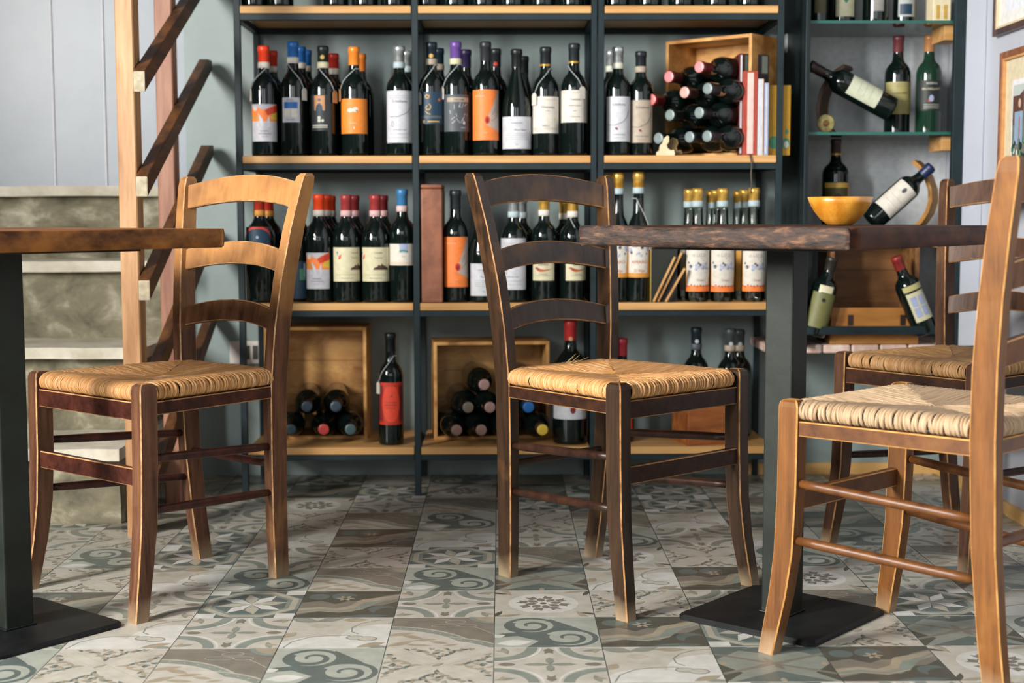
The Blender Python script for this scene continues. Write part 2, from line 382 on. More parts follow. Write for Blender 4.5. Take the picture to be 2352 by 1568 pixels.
def patB(inv=False):
    bg,inn=(BRN,CRM)
    o=[(bg,None)]
    for cx,cy,r in ((-.05,-.28,.98),(.42,-.5,.86)):
        o+=[(GRY,disc(cx,cy,r,40)),(MGG,disc(cx,cy,r-.025,40))]
    for cx,cy,r in ((-.05,-.28,.98),(.42,-.5,.86)):
        o+=[(CRM,disc(cx,cy,r-.12,40))]
        for i in range(40):
            a=R_(9*i); o.append((GRY,disc(cx+(r-.07)*math.cos(a),cy+(r-.07)*math.sin(a),.012,6)))
    o+=[(CRM,disc(-.05,-.28,.86,40))]
    for x,y,L,W,g in ((.10,.42,.3,.10,20),(.22,.34,.26,.09,-30),(.35,.24,.24,.08,10),(.48,.16,.2,.07,-20),(.12,.12,.3,.1,35),(.30,.08,.26,.08,-10),(.6,.08,.16,.06,20)): o.append((TAN,leaf(x,y,L,W,g)))
    for x,y,rx,ry in ((.62,.83,.10,.06),(.74,.70,.09,.05),(.52,.70,.13,.05)):
        o+=[(GRY,q) for q in stroke(disc(x,y,rx,16,ry)+[(x+rx,y)],.010)]
    o+=[(GRY,q) for q in stroke([(.38,.98),(.5,.92),(.58,.88)],.01)]+[(GRY,q) for q in stroke([(.8,.66),(.9,.55),(1,.42)],.01)]
    o+=[(MGG,disc(1,1.02,.26,20)),(TAN,disc(1,1.02,.2,20))]
    return o
def patC():
    o=[(LGG,None),(CRM,[(0,0),(.5,0),(.8,.3),(1,.9),(1,1),(0,1)]),(WHT,disc(.95,.35,.42,30)),(WHT,disc(.35,-.05,.42,30))]
    def out(p): return [(MGG,q) for q in stroke(p,.016)]
    o+=out([(.04,.0),(.1,.2),(.24,.34),(.42,.40),(.6,.41),(.66,.36)])
    o+=out([(1,.93),(.84,.9),(.70,.8),(.62,.66),(.63,.52),(.70,.45)])
    o+=out(disc(.68,.33,.08,12,.06)+[(.76,.33)])+out(disc(.80,.29,.09,12,.07)+[(.89,.29)])
    o+=[(CRM,disc(.68,.33,.072,12,.052)),(CRM,disc(.80,.29,.082,12,.06))]
    o+=[(GRN,leaf(.12,.92,.34,.16,-25)),(GRN,leaf(.38,.93,.3,.14,25)),(GRY,leaf(.30,.72,.22,.15,0)),(TAN,leaf(.62,.92,.3,.12,0)),(TAN,leaf(.85,.10,.3,.12,30)),(GRN,leaf(.93,.03,.2,.1,0)),(TAN,leaf(.05,.42,.2,.12,60))]
    return o
def patD():
    o=[(DRK,None),(BRN,[(0,.55),(.2,.62),(.36,.5),(.5,.62),(.68,.62),(.8,.78),(1,.9),(1,.6),(.85,.45),(.72,.42),(.55,.2),(.3,.28),(0,.1)]),
       (TAN,[(0,.34),(.22,.40),(.38,.34),(.52,.44),(.6,.66),(.78,.74),(1,.86),(1,.72),(.8,.56),(.66,.30),(.44,.18),(.2,.24),(0,.16)]),
       (MGG,[(0,.26),(.2,.32),(.4,.26),(.56,.34),(.66,.56),(.84,.66),(1,.80),(1,.75),(.82,.58),(.68,.34),(.44,.21),(.2,.26),(0,.2)]),
       (TEAL,disc(.42,.80,.13)),(DRK,disc(.52,.70,.10)),(TEAL,disc(.16,.78,.11)),(TEAL,disc(.86,.30,.14)),(DRK,disc(.95,.20,.16))]
    for i in range(6): o.append((TAN,leaf(.44+.05*math.cos(R_(60*i)),.72+.05*math.sin(R_(60*i)),.10,.04,60*i)))
    o+=[(DRK,disc(.44,.72,.025)),(TEAL,leaf(.15,.97,.25,.06,-10)),(TEAL,leaf(.7,.05,.5,.12,5))]
    return o
def patK():
    o=[(GRN,None),(TEAL,[(0,1),(.35,1),(0,.62)]),(TEAL,[(1,1),(.62,1),(1,.66)]),(TEAL,[(.05,0),(.5,.30),(.95,0)]),(DRK,[(.0,.0),(.0,.5),(.18,.25)]),(DRK,[(1,0),(1,.5),(.82,.25)]),(TEAL,[(.2,.9),(.5,.78),(.8,.9),(.5,1)])]
    for p in (((0,.78),(1,.22)),((0,.22),(1,.78))): o+=[(BRN,q) for q in stroke(list(p),.05)]
    for i in range(4): o.append((BRN,leaf(.5+.09*math.cos(R_(90*i+20)),.5+.09*math.sin(R_(90*i+20)),.18,.06,90*i+20)))
    for x,y in ((.5,.95),(.5,.05),(.05,.5),(.95,.5)): o+=[(TAN,leaf(x,y,.12,.06,90))]
    o+=[(LGG,[(.5,.55),(.82,.74),(.5,.9),(.2,.74)])] if False else []
    return o
def patR():
    o=[(CRM,None),(WHT,disc(.5,.5,.36,30))]
    for i in range(8):
        a=45*i+10; b=R_(a); o.append((BRN,leaf(.5+.13*math.cos(b),.5+.13*math.sin(b),.13,.09,a))); b=R_(a+22)
        o.append((BRN,[(.5+r*math.cos(R_(t)),.5+r*math.sin(R_(t))) for r,t in ((.17,a+8),(.27,a+10),(.25,a+22),(.29,a+30),(.18,a+36))]))
    o.append((DRK,disc(.5,.5,.035)))
    for x,y,a in ((0,0,0),(1,0,90),(1,1,180),(0,1,270)):
        b=R_(a+45); o.append((TAN,leaf(x+.16*math.cos(b),y+.06*math.sin(b),.36,.08,a+20))); o.append((DRK,leaf(x+.05*math.cos(b),y+.16*math.sin(b),.22,.06,a+70)))
    return o
PAT=dict(S=patS(),T=patT(),M=patM(),X=patX(),B=patB(),C=patC(),D=patD(),K=patK(),R=patR())
GX,GY,TS=-.014785,2.572,.2
MAP={-6:{0:'M',1:'K',2:'B',3:'X',4:'M'},-5:{-1:'S',0:'B',1:'D',2:'X',3:'S',4:'X',5:'D'},-4:{-1:'X',0:'C',1:'M',2:'C',3:'T',4:'T',5:'M'},-3:{-1:'B',0:'M',1:'T',2:'S',3:'M',4:'C',5:'X',6:'R',7:'D'},
 -2:{-1:'S',0:'C',1:'D',2:'B',3:'X',4:'D',5:'B',6:'M',7:'T'},-1:{-1:'X',0:'B',1:'M',2:'S',3:'T',4:'C',5:'S',6:'B',7:'R'},0:{-1:'M',0:'S',1:'R',2:'K',3:'B',4:'M',5:'X',6:'T',7:'K'},
 1:{-1:'C',0:'D',1:'X',2:'C',3:'R',4:'S',5:'B',6:'K'},2:{-1:'K',0:'T',1:'M',2:'D',3:'X',4:'M',5:'C',6:'T'},3:{-1:'D',0:'X',1:'B',2:'R',3:'S',4:'C',5:'K',6:'B'},
 4:{-1:'R',0:'K',1:'T',2:'M',3:'X',4:'S',5:'D'},5:{-1:'B',0:'S',1:'C',2:'K',3:'B',4:'M',5:'X'}}
fl=MB()
tilem=[noisemat('tile_glaze_%d'%i, sc(c,.84), sc(c,1.1), (26,26,26), .34, 6, .05, (200,200,200), .3, .7) for i,c in enumerate(TC)]
gd=noisemat('grout_dark',(.03,.035,.033),(.05,.055,.05),(50,50,50),.8); gl=noisemat('grout_light',(.50,.48,.43),(.6,.58,.53),(50,50,50),.8)
fl.bx((XL,YF,-.03),(XR,4.52,-.0004),10)
keys='STMXBCDKR'
i0=int((XL-GX)/TS)-1; i1=int((XR-GX)/TS)+1
for i in range(i0,i1+1):
    for j in range(-12,11):
        x0=GX+i*TS; y0=GY+j*TS
        if j<-1 and j<-8: pass
        a,b=max(x0+.0009,XL),min(x0+TS-.0009,XR); c,d=y0+.0012,min(y0+TS-.0012,4.52)
        if a>=b or c>=d: continue
        known=MAP.get(i,{}).get(j)
        key=known or keys[int((i*7+j*5+(i*j)*3)%9)]
        P=PAT[key]; fx=bool((i+j)%2) and not known
        k=0
        for mi,poly in P:
            if poly is None:
                fl.add([(a,c,0),(b,c,0),(b,d,0),(a,d,0)],[(0,1,2,3)],mi); continue
            if j<-8: break
            k+=1
            Q=[(x0+(1-x if fx else x)*TS, y0+y*TS) for x,y in poly]
            if fx: Q=Q[::-1]
            Q=clip_rect(Q,a,b,c,d)
            if not Q: continue
            ar=sum(Q[n][0]*Q[(n+1)%len(Q)][1]-Q[(n+1)%len(Q)][0]*Q[n][1] for n in range(len(Q)))
            if ar<0: Q=Q[::-1]
            z=.00002+.0000035*k
            fl.add([(x,y,z) for x,y in Q],[tuple(range(len(Q)))],mi)
for j in range(-22,11):
    y0=GY+j*TS
    if YF<y0<4.5: fl.add([(XL,y0-.0012,-.0001),(XR,y0-.0012,-.0001),(XR,y0+.0012,-.0001),(XL,y0+.0012,-.0001)],[(0,1,2,3)],11)
for i in range(i0,i1+1):
    x0=GX+i*TS
    if XL<x0<XR: fl.add([(x0-.0009,YF,-.00005),(x0+.0009,YF,-.00005),(x0+.0009,4.5,-.00005),(x0-.0009,4.5,-.00005)],[(0,1,2,3)],10)
st(fl.build('floor', tilem+[gd,gl]))

# ---------------------------------------------------------------- stone staircase on the left
sx=thing('stone_staircase','worn stone staircase with pale nosings against the left wall','staircase',(-1.8,4.0,0))
O=Vector((-1.8,4.0,0))
def rough_box(name, a, b, amp, mat, par, org, seed, seg=(14,5,4)):
    """a block with a slightly uneven, subdivided skin"""
    mb=MB(); a=Vector(a)-org; b=Vector(b)-org; nx,ny,nz=seg
    import itertools
    def P(u,v,w_):
        p=Vector((a.x+(b.x-a.x)*u,a.y+(b.y-a.y)*v,a.z+(b.z-a.z)*w_)); q=p*9+Vector((seed,seed*2,0))
        return p+Vector((noise.noise(q),noise.noise(q+Vector((7,3,1))),noise.noise(q+Vector((1,9,5)))))*amp
    for (ax,side,n1,n2) in ((0,0,ny,nz),(0,1,ny,nz),(1,0,nx,nz),(1,1,nx,nz),(2,0,nx,ny),(2,1,nx,ny)):
        vs=[];fs=[]
        for i in range(n1+1):
            for j in range(n2+1):
                u=[0,0,0]; u[ax]=side; o=[k for k in range(3) if k!=ax]; u[o[0]]=i/n1; u[o[1]]=j/n2; vs.append(P(*u))
        for i in range(n1):
            for j in range(n2):
                q=(i*(n2+1)+j,(i+1)*(n2+1)+j,(i+1)*(n2+1)+j+1,i*(n2+1)+j+1); fs.append(q if (side^(ax==1)) else q[::-1])
        mb.add(vs,fs)
    return mb.build(name, mat, par)
steps=[(3.645,.204),(3.925,.436),(4.205,.664),(4.485,.888)]
for k,(y,z) in enumerate(steps):
    zb=0 if k==0 else steps[k-1][1]
    xr=-.988-.003*k
    rough_box('riser',(XL+.012,y,zb),(xr,4.505,z-.031),.004,M['stone'],sx,O,k*3.1,(40,3,8))
    rough_box('nosing',(XL+.012,y-.045,z-.031),(xr+.012,4.507,z),.0022,M['nosing'],sx,O,k*5.3+2,(40,6,1))

# ---------------------------------------------------------------- slanted wooden rack beside the stairs
rk=thing('wooden_rack','tall reddish wooden rack with slanted dark rails beside the stone stairs','rack',(-.91,3.5,0))
O=Vector((-.91,3.5,0))
def bar(name,a,b,w_,h_,mats,par,org,ch=.003,mlist=(0,),endm=None):
    a=Vector(a)-org; b=Vector(b)-org; t=(b-a).normalized(); u=Vector((0,0,1)).cross(t)
    u=u.normalized() if u.length>.1 else Vector((1,0,0)); v=t.cross(u)
    mb=MB(); mb.rings([octo(a,u,v,w_,h_,ch),octo(b,u,v,w_,h_,ch)],0,True,mlist=list(mlist))
    if endm is not None:
        mb.m[-2]=endm
    return mb.build(name,mats,par)
def upright(name,x0,x1,y0,y1,z0,z1,mats,par,org,ch=.003,mlist=(0,)):
    c=Vector(((x0+x1)/2,(y0+y1)/2,0))-org
    mb=MB(); mb.rings([octo((c.x,c.y,z),(1,0,0),(0,1,0),x1-x0,y1-y0,ch) for z in (z0,z1)],0,True,mlist=list(mlist)); return mb.build(name,mats,par)
upright('post',-.934,-.889,3.5,3.56,0,2.3,[M['rackwood']],rk,O)
upright('post',-.934,-.887,3.9,3.96,0,2.3,[M['rackwood2']],rk,O)
for k in range(8):
    z=.112+.2515*k
    if k==7: break
    b=MB(); y0,y1=3.47,4.30; dz=.465*(y1-y0)
    a=Vector((-.870,y0,z)); e=Vector((-.874,y1-.05,z+dz*.94)); e2=Vector((-.874,y1,z+dz))
    hw=.0145
    def sec(p,zt,zb): return [p+Vector((-hw,0,zb))-O,p+Vector((hw,0,zb))-O,p+Vector((hw,0,zt))-O,p+Vector((-hw,0,zt))-O]
    b.rings([sec(a,.025,-.025),sec(e,.025,-.025),sec(e2,.004,-.026)],0,True); b.m[-2]=1
    bevel(b.build('slanted_rail',[M['barwood'],M['barend']],rk),.003)
    bb=MB(); bb.lathe([(.006,-.012),(.006,.012)],10,(0,0,0),0)

# ---------------------------------------------------------------- steel shelving
SZ=[.1405,.550,.9615,1.3725]; YS=4.0; BD=.325
def shelf_unit(label, xs, name='shelving_unit'):
    t=thing(name,label,'shelf',((xs[0][0]+xs[-1][1])/2,YS,0)); O=Vector(t.location)
    for x0,x1 in xs:
        upright('upright',x0,x1,YS,YS+.016,0,2.4,[M['steel']],t,O,.0012)
        upright('rear_upright',x0,x1,YS+BD-.014,YS+BD,0,2.4,[M['steel']],t,O,.0012)
    for z in SZ+[1.784,2.19]:
        for (a,b) in zip(xs,xs[1:]):
            x0,x1=a[1],b[0]
            fr=MB(); fr.bx(Vector((x0,YS,z-.038))-O,Vector((x1,YS+.016,z-.0205))-O)
            bevel(fr.build('front_rail',[M['steel']],t),.001)
            fr=MB(); fr.bx(Vector((x0,YS+BD-.014,z-.038))-O,Vector((x1,YS+BD,z-.0205))-O); fr.build('rear_rail',[M['steel']],t)
            bd=MB(); bd.bx(Vector((x0+.001,YS-.004,z-.0205))-O,Vector((x1-.001,YS+BD,z))-O); bevel(bd.build('shelf_board',[M['board']],t),.0015)
        for x0,x1 in xs:
            sr=MB(); sr.bx(Vector((x0,YS+.016,z-.038))-O,Vector((x1,YS+BD-.014,z-.0205))-O); sr.build('side_rail',[M['steel']],t)
            
    sc_=MB()
    for x0,x1 in xs[1:]:
        for z in SZ: 
            sc_.lathe([(.0001,0),(.003,0),(.0022,.0015),(.0001,.002)],10,Vector((x0-.022,YS-.0004,z-.043))-O,0,ax=Matrix.Rotation(R_(90),3,'X'))
    return t
X_L=(-.7385,-.7205); X_M=(-.247,-.229); X_A=(.2515,.2675); X_B=(.2705,.2875); X_R=(.770,.787)
shelf_unit('wide dark steel shelving unit with two columns of pine boards, in the middle',[X_L,X_M,X_A])
shelf_unit('narrow dark steel shelving unit with one column of pine boards, on the right',[X_B,X_R])

SZ=[SZ[0],SZ[2],SZ[1],SZ[3]]             # from here on: 0 bottom, 1 upper, 2 middle, 3 topmost board

# ---------------------------------------------------------------- labels and bottles
LC={'white':'#c6c8cd','cream':'#cfc9a6','orange':'#e8862a','orange2':'#f08038','grey':'#b9b9c0','greige':'#b5a69a','navy':'#12344a','teal':'#123e46','blue':'#1e62a8','red':'#c8341c',
 'dark':'#2c3034','slate':'#4c5257','black':'#0e1214','gold':'#c8a24a','kraft':'#c08a5c','text':'#484a50','ltext':'#c9ccbc','yellow':'#d2b43c','brown':'#4c342a','green':'#4a8a6a','tan':'#a89a88','dred':'#7a2424','skyb':'#9aa6c4','rust':'#b4562a','pale':'#d4cec2','silver':'#b8bcbc','amber':'#d09038'}
def lm(n): return flat(LC.get(n,n) , .55)
_txt={}
def text_polys(s, size):
    k=s
    if k not in _txt:
        cu=bpy.data.curves.new('t','FONT'); cu.body=s; cu.size=1; cu.resolution_u=2
        o=bpy.data.objects.new('t',cu); C.objects.link(o); dg=bpy.context.evaluated_depsgraph_get(); dg.update()
        me=bpy.data.meshes.new_from_object(o.evaluated_get(dg))
        P=[[(me.vertices[i].co.x,me.vertices[i].co.y) for i in p.vertices] for p in me.polygons]
        bpy.data.objects.remove(o); bpy.data.curves.remove(cu); bpy.data.meshes.remove(me)
        xs=[p[0] for q in P for p in q] or [0]; cx=(min(xs)+max(xs))/2
        _txt[k]=[[(x-cx,y) for x,y in q] for q in P]
    return [[(x*size,y*size) for x,y in q] for q in _txt[k]]
def TX(col, s, size, x=0, y=0): return [(col,[(a+x,b+y) for a,b in q]) for q in text_polys(s,size)]
def wrap_label(name, parent, r, zc, wd, ht, base, decor=(), ang=0, outline=None):
    """label patch bent round the bottle; decor = (colour, polygon in metres about the label centre)"""
    mats=[]; idx={}
    def mi(c):
        if c not in idx: idx[c]=len(mats); mats.append(lm(c))
        return idx[c]
    mb=MB(); items=[(base,outline or [(-wd/2,-ht/2),(wd/2,-ht/2),(wd/2,ht/2),(-wd/2,ht/2)])]+list(decor)
    st_=.004; lv=0
    for k,(c,poly) in enumerate(items):
        if k==0: rr=r+.0004
        else: rr=r+.00052+.00003*min(k,12)
        xs=[p[0] for p in poly]; x=max(min(xs),-wd/2); xe=min(max(xs),wd/2)
        if xe-x<=0: continue
        ns=max(1,math.ceil((xe-x)/st_)); 
        for q in range(ns):
            P=clip_rect(poly,x+(xe-x)*q/ns,x+(xe-x)*(q+1)/ns,-ht/2,ht/2)
            if not P: continue
            ar=sum(P[n][0]*P[(n+1)%len(P)][1]-P[(n+1)%len(P)][0]*P[n][1] for n in range(len(P)))
            if ar<0: P=P[::-1]
            vs=[(rr*math.sin(a/r+ang), -rr*math.cos(a/r+ang), zc+b) for a,b in P]
            mb.add(vs,[tuple(range(len(P)))],mi(c))
    return mb.build(name,mats,parent)
def profile(kind,R,H):
    rn=.0145 if R<.045 else .017
    P=[(.0001,.006),(R*.55,.005),(R*.86,0),(R*.97,.003),(R,.009)]
    if kind=='burgundy':
        P+=[(R,.42*H),(R*.985,.47*H),(R*.9,.54*H),(R*.72,.62*H),(R*.55,.70*H),(rn+.001,.78*H),(rn,.86*H)]
    elif kind=='squat':
        P+=[(R,.58*H),(R*.97,.63*H),(R*.8,.70*H),(R*.5,.75*H),(rn+.001,.79*H),(rn,.84*H)]
    elif kind=='liqueur':
        P+=[(R,.50*H),(R*.95,.56*H),(R*.75,.62*H),(R*.5,.67*H),(rn+.001,.72*H),(rn,.8*H)]
    else:
        P+=[(R,.60*H),(R*.985,.635*H),(R*.9,.675*H),(R*.72,.71*H),(R*.52,.735*H),(rn+.0015,.765*H),(rn,.83*H)]
    P+=[(rn,.95*H),(rn+.0012,.953*H),(rn+.0012,.985*H),(rn-.001,H-.001),(.0001,H)]
    return P,rn
_bm={}
def bmesh_for(kind,R,H,gl):
    k=(kind,round(R,3),round(H,2),gl)
    if k not in _bm:
        P,rn=profile(kind,round(R,3),round(H,2)); mb=MB(); mb.lathe(P,32,(0,0,0),0)
        _bm[k]=mb.mesh('glass_body',[M[gl]])
    return _bm[k]
BCOUNT=0
def bottle(X,Y,Z,H,label,cap='black',band=None,lab=(),kind='bordeaux',R=.0375,gl='dglass',tagp=None,rot=None,rz=0,group='wine bottles',capl=.165,cat='wine bottle',name='wine_bottle',ring=None,string=True,emb=None,top=None):
    t=thing(name,label,cat,(X,Y,Z),rz,group,rot)
    H2=round(H,2); Rr=round(R,3)
    g=put('glass_body',bmesh_for(kind,R,H,gl),t); s=H/H2; g.scale=(1,1,s)
    rn=.0145 if R<.045 else .017
    if cap:
        cm=M[cap] if cap in ('gold','silver') else flat(LC.get(cap,cap),.38,.1)
        c=MB(); q=H*(1-capl)
        c.lathe([(rn+.0004,q),(rn+.0009,q+.001),(rn+.0009,.948*H),(rn+.0022,.952*H),(rn+.0022,.985*H),(rn+.0008,H+.0008),(.0001,H+.0008)],24)
        c.build('capsule',[cm],t)
        if top:
            c=MB(); c.lathe([(.0001,H+.0010),(rn+.0012,H+.0010),(rn+.0006,H+.0016),(rn*.6,H+.0019),(.0001,H+.0019)],20); c.build('capsule_top',[flat(LC.get(top,top),.4,.1)],t)
        if band:
            b=MB(); b.lathe([(rn+.0012,q-.010),(rn+.0022,q-.009),(rn+.0022,q+.006),(rn+.0012,q+.007)],24); b.build('neck_band',[lm(band)],t)
        if ring:
            b=MB(); b.lathe([(rn+.0010,q-.003),(rn+.0018,q-.002),(rn+.0018,q+.002),(rn+.0010,q+.003)],24); b.build('neck_ring',[M[ring]],t)
        if emb:
            wrap_label('emblem',t,rn+.0012,H*emb[1],.014,.014,emb[0],[],0,disc(0,0,.006,12))
    for L in lab: L(t,Rr,H)
    if tagp:
        dx,dz,col=tagp[:3]; rt=Rr+.004
        # hang tag in front or at the side of the shoulder, on a thread round the neck
        a=dx; px_,py_=rt*math.sin(a),-rt*math.cos(a); w_=.0095; h_=.034
        u=Vector((math.cos(a),math.sin(a),0)); nrm=Vector((math.sin(a),-math.cos(a),0)); o=Vector((px_,py_,dz))
        pl=[(-w_,-h_/2),(w_,-h_/2),(w_,h_/2-.006),(w_*.5,h_/2),(-w_*.5,h_/2),(-w_,h_/2-.006)]
        mb=MB(); mb.rings([[o+u*x+Vector((0,0,1))*y+nrm*k for x,y in pl] for k in (0,.0009)],0,True); mb.build('price_tag',[lm(col)],t)
        pts=[]; zt=dz+h_/2-.003; zn=.80*H
        for k in range(13):
            f=k/12; th=a+.0+f*math.pi*.95*(1 if a<0 else -1)
            rr=rt+(rn+.004-rt)*min(1,f*1.9)**.8
            pts.append((rr*math.sin(th),-rr*math.cos(th),zt+(zn-zt)*min(1,f*2.0)**.55))
        mb=MB(); mb.tube(pts,.0013,5); mb.build('tag_string',[flat('#a9b0b0',.7)],t)
    return t
def Lb(px0,px1,py0,py1,base,decor=None,ref=None):
    """label given by its size in the photo"""
    return (px0,px1,py0,py1,base,decor)
def stand(pc,ytop,row,Y,label,L=None,**kw):
    """a bottle standing on shelf row; pc = its middle and ytop = its top in the photo"""
    Z=SZ[row] if isinstance(row,int) else row
    X=at(pc,400,Y).x; H=at(pc,ytop,Y).z-Z
    ls=[]
    if L:
        for (x0,x1,y0,y1,base,dec) in (L if isinstance(L,list) else [L]):
            z1=at(pc,y0,Y-.03).z-Z; z0=at(pc,y1,Y-.03).z-Z
            r=kw.get('R',.0375); k=(Y-.02)/F
            a0=math.asin(max(-.97,min(.97,(x0-pc)*k/r))); a1=math.asin(max(-.97,min(.97,(x1-pc)*k/r)))
            wd=(a1-a0)*r
            def f(t,Rr,H_,z0=z0,z1=z1,wd=wd,a=(a0+a1)/2,base=base,dec=dec):
                ht=z1-z0; d=dec(wd,ht) if dec else ()
                wrap_label('label',t,Rr,(z0+z1)/2,wd,ht,base,d,a)
            ls.append(f)
    return bottle(X,Y,Z,H,label,lab=ls,**kw)
def R4(c,x0,x1,y0,y1): return (c,[(x0,y0),(x1,y0),(x1,y1),(x0,y1)])
def lines(c,w,h,ys,fw=.6,th=.0012): return [R4(c,-w*fw/2,w*fw/2,y*h-th/2,y*h+th/2) for y in ys]
def d_flame(w,h):
    o=[R4('grey',-w,w,-h,h*.04),('orange2',[(-w/2,h*.04),(w/2,h*.04),(w/2,h*.5),(w*.3,h*.46),(0,h*.34),(-w*.2,h*.40),(-w*.4,h*.44),(-w/2,h*.36)]),('red',[(0,h*.34),(w*.5,h*.5),(w*.5,h*.3),(w*.1,h*.2)]),
       ('yellow',[(w*.2,h*.1),(w/2,h*.08),(w/2,h*.3),(w*.28,h*.24)]),('pale',disc(-w*.33,h*.38,.007,12)),('amber',[(-w/2,h*.1),(-w*.1,h*.06),(-w*.1,h*.16),(-w/2,h*.2)]),
       ('white',[(-w*.22,h*.26),(-w*.06,h*.1),(-w*.02,-h*.08),(-w*.08,-h*.12),(-w*.14,0)]),('white',[(w*.16,h*.2),(w*.2,-h*.1),(w*.09,-h*.12),(w*.1,h*.1)]),('white',[(-w*.26,-.0),(-w*.2,-.0),(-w*.2,-h*.1),(-w*.26,-h*.1)])]
    return o+TX('text','BARBERA',.0062,0,-h*.24)+TX('text','MONFERRATO',.0055,0,-h*.31)+TX('text','D.O.C.G.',.0042,0,-h*.38)
def d_bluesq(w,h): return [R4('blue',-w*.38,w*.38,h*.06,h*.32),R4('pale',-w*.34,-w*.03,-h*.28,h*.05),R4('pale',w*.03,w*.34,-h*.28,h*.05)]+TX('text','ROSSO',.006,0,h*.36)+TX('text','TOSCANA',.005,0,-h*.42)
def d_figure(w,h): return [R4('kraft',-w*.25,w*.32,h*.06,h*.48),('slate',disc(w*.04,h*.36,.0045,12)),('navy',[(-w*.2,h*.0),(w*.22,h*.0),(w*.18,h*.2),(w*.04,h*.28),(-w*.12,h*.2)]),('ltext',disc(w*.02,-h*.14,.0048,10)),('ltext',disc(w*.02,-h*.22,.0048,10)),('ltext',disc(w*.2,-h*.22,.004,10)),R4('ltext',-w*.4,w*.45,-h*.37,-h*.34),R4('ltext',-w*.4,w*.45,-h*.42,-h*.395)]
def d_orangelab(w,h): return [('pale',disc(-w*.08,h*.17,.009,14,.0055)),('pale',disc(w*.06,h*.19,.008,14,.007)),('text',disc(w*.1,h*.16,.0025,8)),R4('amber',-w*.2,w*.22,-h*.17,-h*.145),('pale',disc(w*.02,-h*.33,.0018,8,.004)),R4('rust',-w*.45,w*.45,-h*.42,-h*.415)]+TX('pale','MILLEUNA',.005,0,-h*.22)
def d_whitevine(w,h):
    return lines('text',w,h,(.40,.36),.7,.0006)+TX('text','Schidione',.011,0,h*.27)+[('text',q) for q in stroke([(-w*.3,h*.0),(-w*.05,-.0),(w*.2,h*.07),(w*.45,h*.22)],.0013)]+[('text',q) for q in stroke(disc(-w*.22,-h*.14,.0035,12,.008)+[(-w*.22+.0035,-h*.14)],.0012)]+TX('text','VIGNA DEL COLLE',.0045,0,-h*.26)+lines('text',w,h,(-.33,-.40),.6,.0005)
def d_vine2(w,h):
    return TX('text','Schidione',.010,0,h*.30)+[('text',q) for q in stroke([(-w*.5,-h*.12),(-w*.15,-h*.14),(w*.15,-h*.06),(w*.3,h*.05),(w*.38,h*.2)],.0014)]+[('dred',disc(-w*.12+dx,-h*.2+dy,.0022,8)) for dx,dy in ((0,0),(.003,.0),(.0015,-.003),(.005,-.0035))]+TX('text','MONTEPULCIANO',.0042,0,-h*.36)+lines('text',w,h,(-.42,),.4,.0005)
def d_navygold(w,h):
    o=[('gold',q) for q in spiral(-w*.12,h*.02,.0035,.010,90,430,.0025,.002,18)]+[('gold',q) for q in spiral(-w*.14,h*.36,.003,.007,0,400,.003,.002,14)]+[('gold',q) for q in stroke([(-w*.2,-h*.1),(-w*.12,-h*.17),(-w*.02,-h*.2)],.002)]
    o+=[R4('slate',-w*.4,w*.4,-h*.32,-h*.24),('gold',disc(-w*.28,-h*.42,.004,10)),R4('gold',-w*.12,w*.3,-h*.44,-h*.405),('rust',disc(w*.3,h*.25,.0045,8))]
    return o
def d_greylab(w,h):
    o=[R4('tan',-w*.35,w*.45,h*.3,h*.42)]+TX('dark','FANTASIE',.007,w*.05,h*.335)
    rnd=random.Random(3)
    for k in range(16):
        x=rnd.uniform(-w*.4,w*.35); y=rnd.uniform(-h*.3,h*.2); o+=[('white' if k%3==0 else 'grey',q) for q in stroke([(x,y),(x+rnd.uniform(-.01,.012),y+rnd.uniform(.004,.014))],.0013)]
    return o+[('white',disc(w*.22,-h*.27,.004,12))]+TX('grey','NERO',.006,w*.2,-h*.42)
def d_orangeswoosh(w,h):
    return [('greige',[(w*.42,h*.5),(w*.1,0),(0,-h*.14),(w*.08,-h*.22),(w*.5,-h*.34),(w*.5,h*.5)]),('red',disc(w*.05,-h*.1,.0075,16,.011)),('dred',disc(w*.05,-h*.11,.004,10,.007)),('orange2',[(-w*.2,-h*.24),(w*.12,-h*.24),(w*.3,-h*.31),(w*.5,-h*.38),(w*.5,-h*.5),(-w*.2,-h*.5)])]+[('text',q) for q in stroke([(w*.2,0),(w*.32,h*.14)],.0008)]+[('text',q) for q in stroke([(w*.18,-h*.12),(w*.4,-h*.02)],.0008)]+[('orange',q) for q in ringp(w*.05,-h*.1,.010,.0112,-60,70,8)]+TX('pale','ROSSO DI RE',.0048,-w*.18,h*.36)+TX('pale','2015',.004,0,-h*.36)+lines('amber',w,h,(-.42,),.9,.0006)+[('dred',disc(-w*.03,h*.42,.0012,6))]
def d_plain(w,h): return TX('text','BOURGOGNE',.0052,0,h*.28)+TX('text','Pinot Nero',.008,w*.1,h*.06)+lines('text',w,h,(-.02,-.08,-.14,-.20),.6,.0006)+TX('text','2014',.004,0,-h*.38)
def d_script(w,h): return lines('text',w,h,(.41,),.8,.0005)+TX('text','Vincenza',.011,w*.05,h*.18)+TX('text','ROSSO',.004,w*.05,h*.1)+[('gold',disc(w*.28,-h*.12,.0012,8,.004))]+TX('text','BARCO',.006,0,-h*.32)+lines('text',w,h,(-.36,-.4),.8,.0005)
def d_serif(w,h): return lines('text',w,h,(.42,),.8,.0005)+TX('text','Frantoio',.009,w*.02,h*.18)+TX('text','WINES OF HILLS',.005,0,h*.0)+TX('text','Asti',.006,0,-h*.16)+TX('text','ESTATE BOTTLED',.004,0,-h*.34)
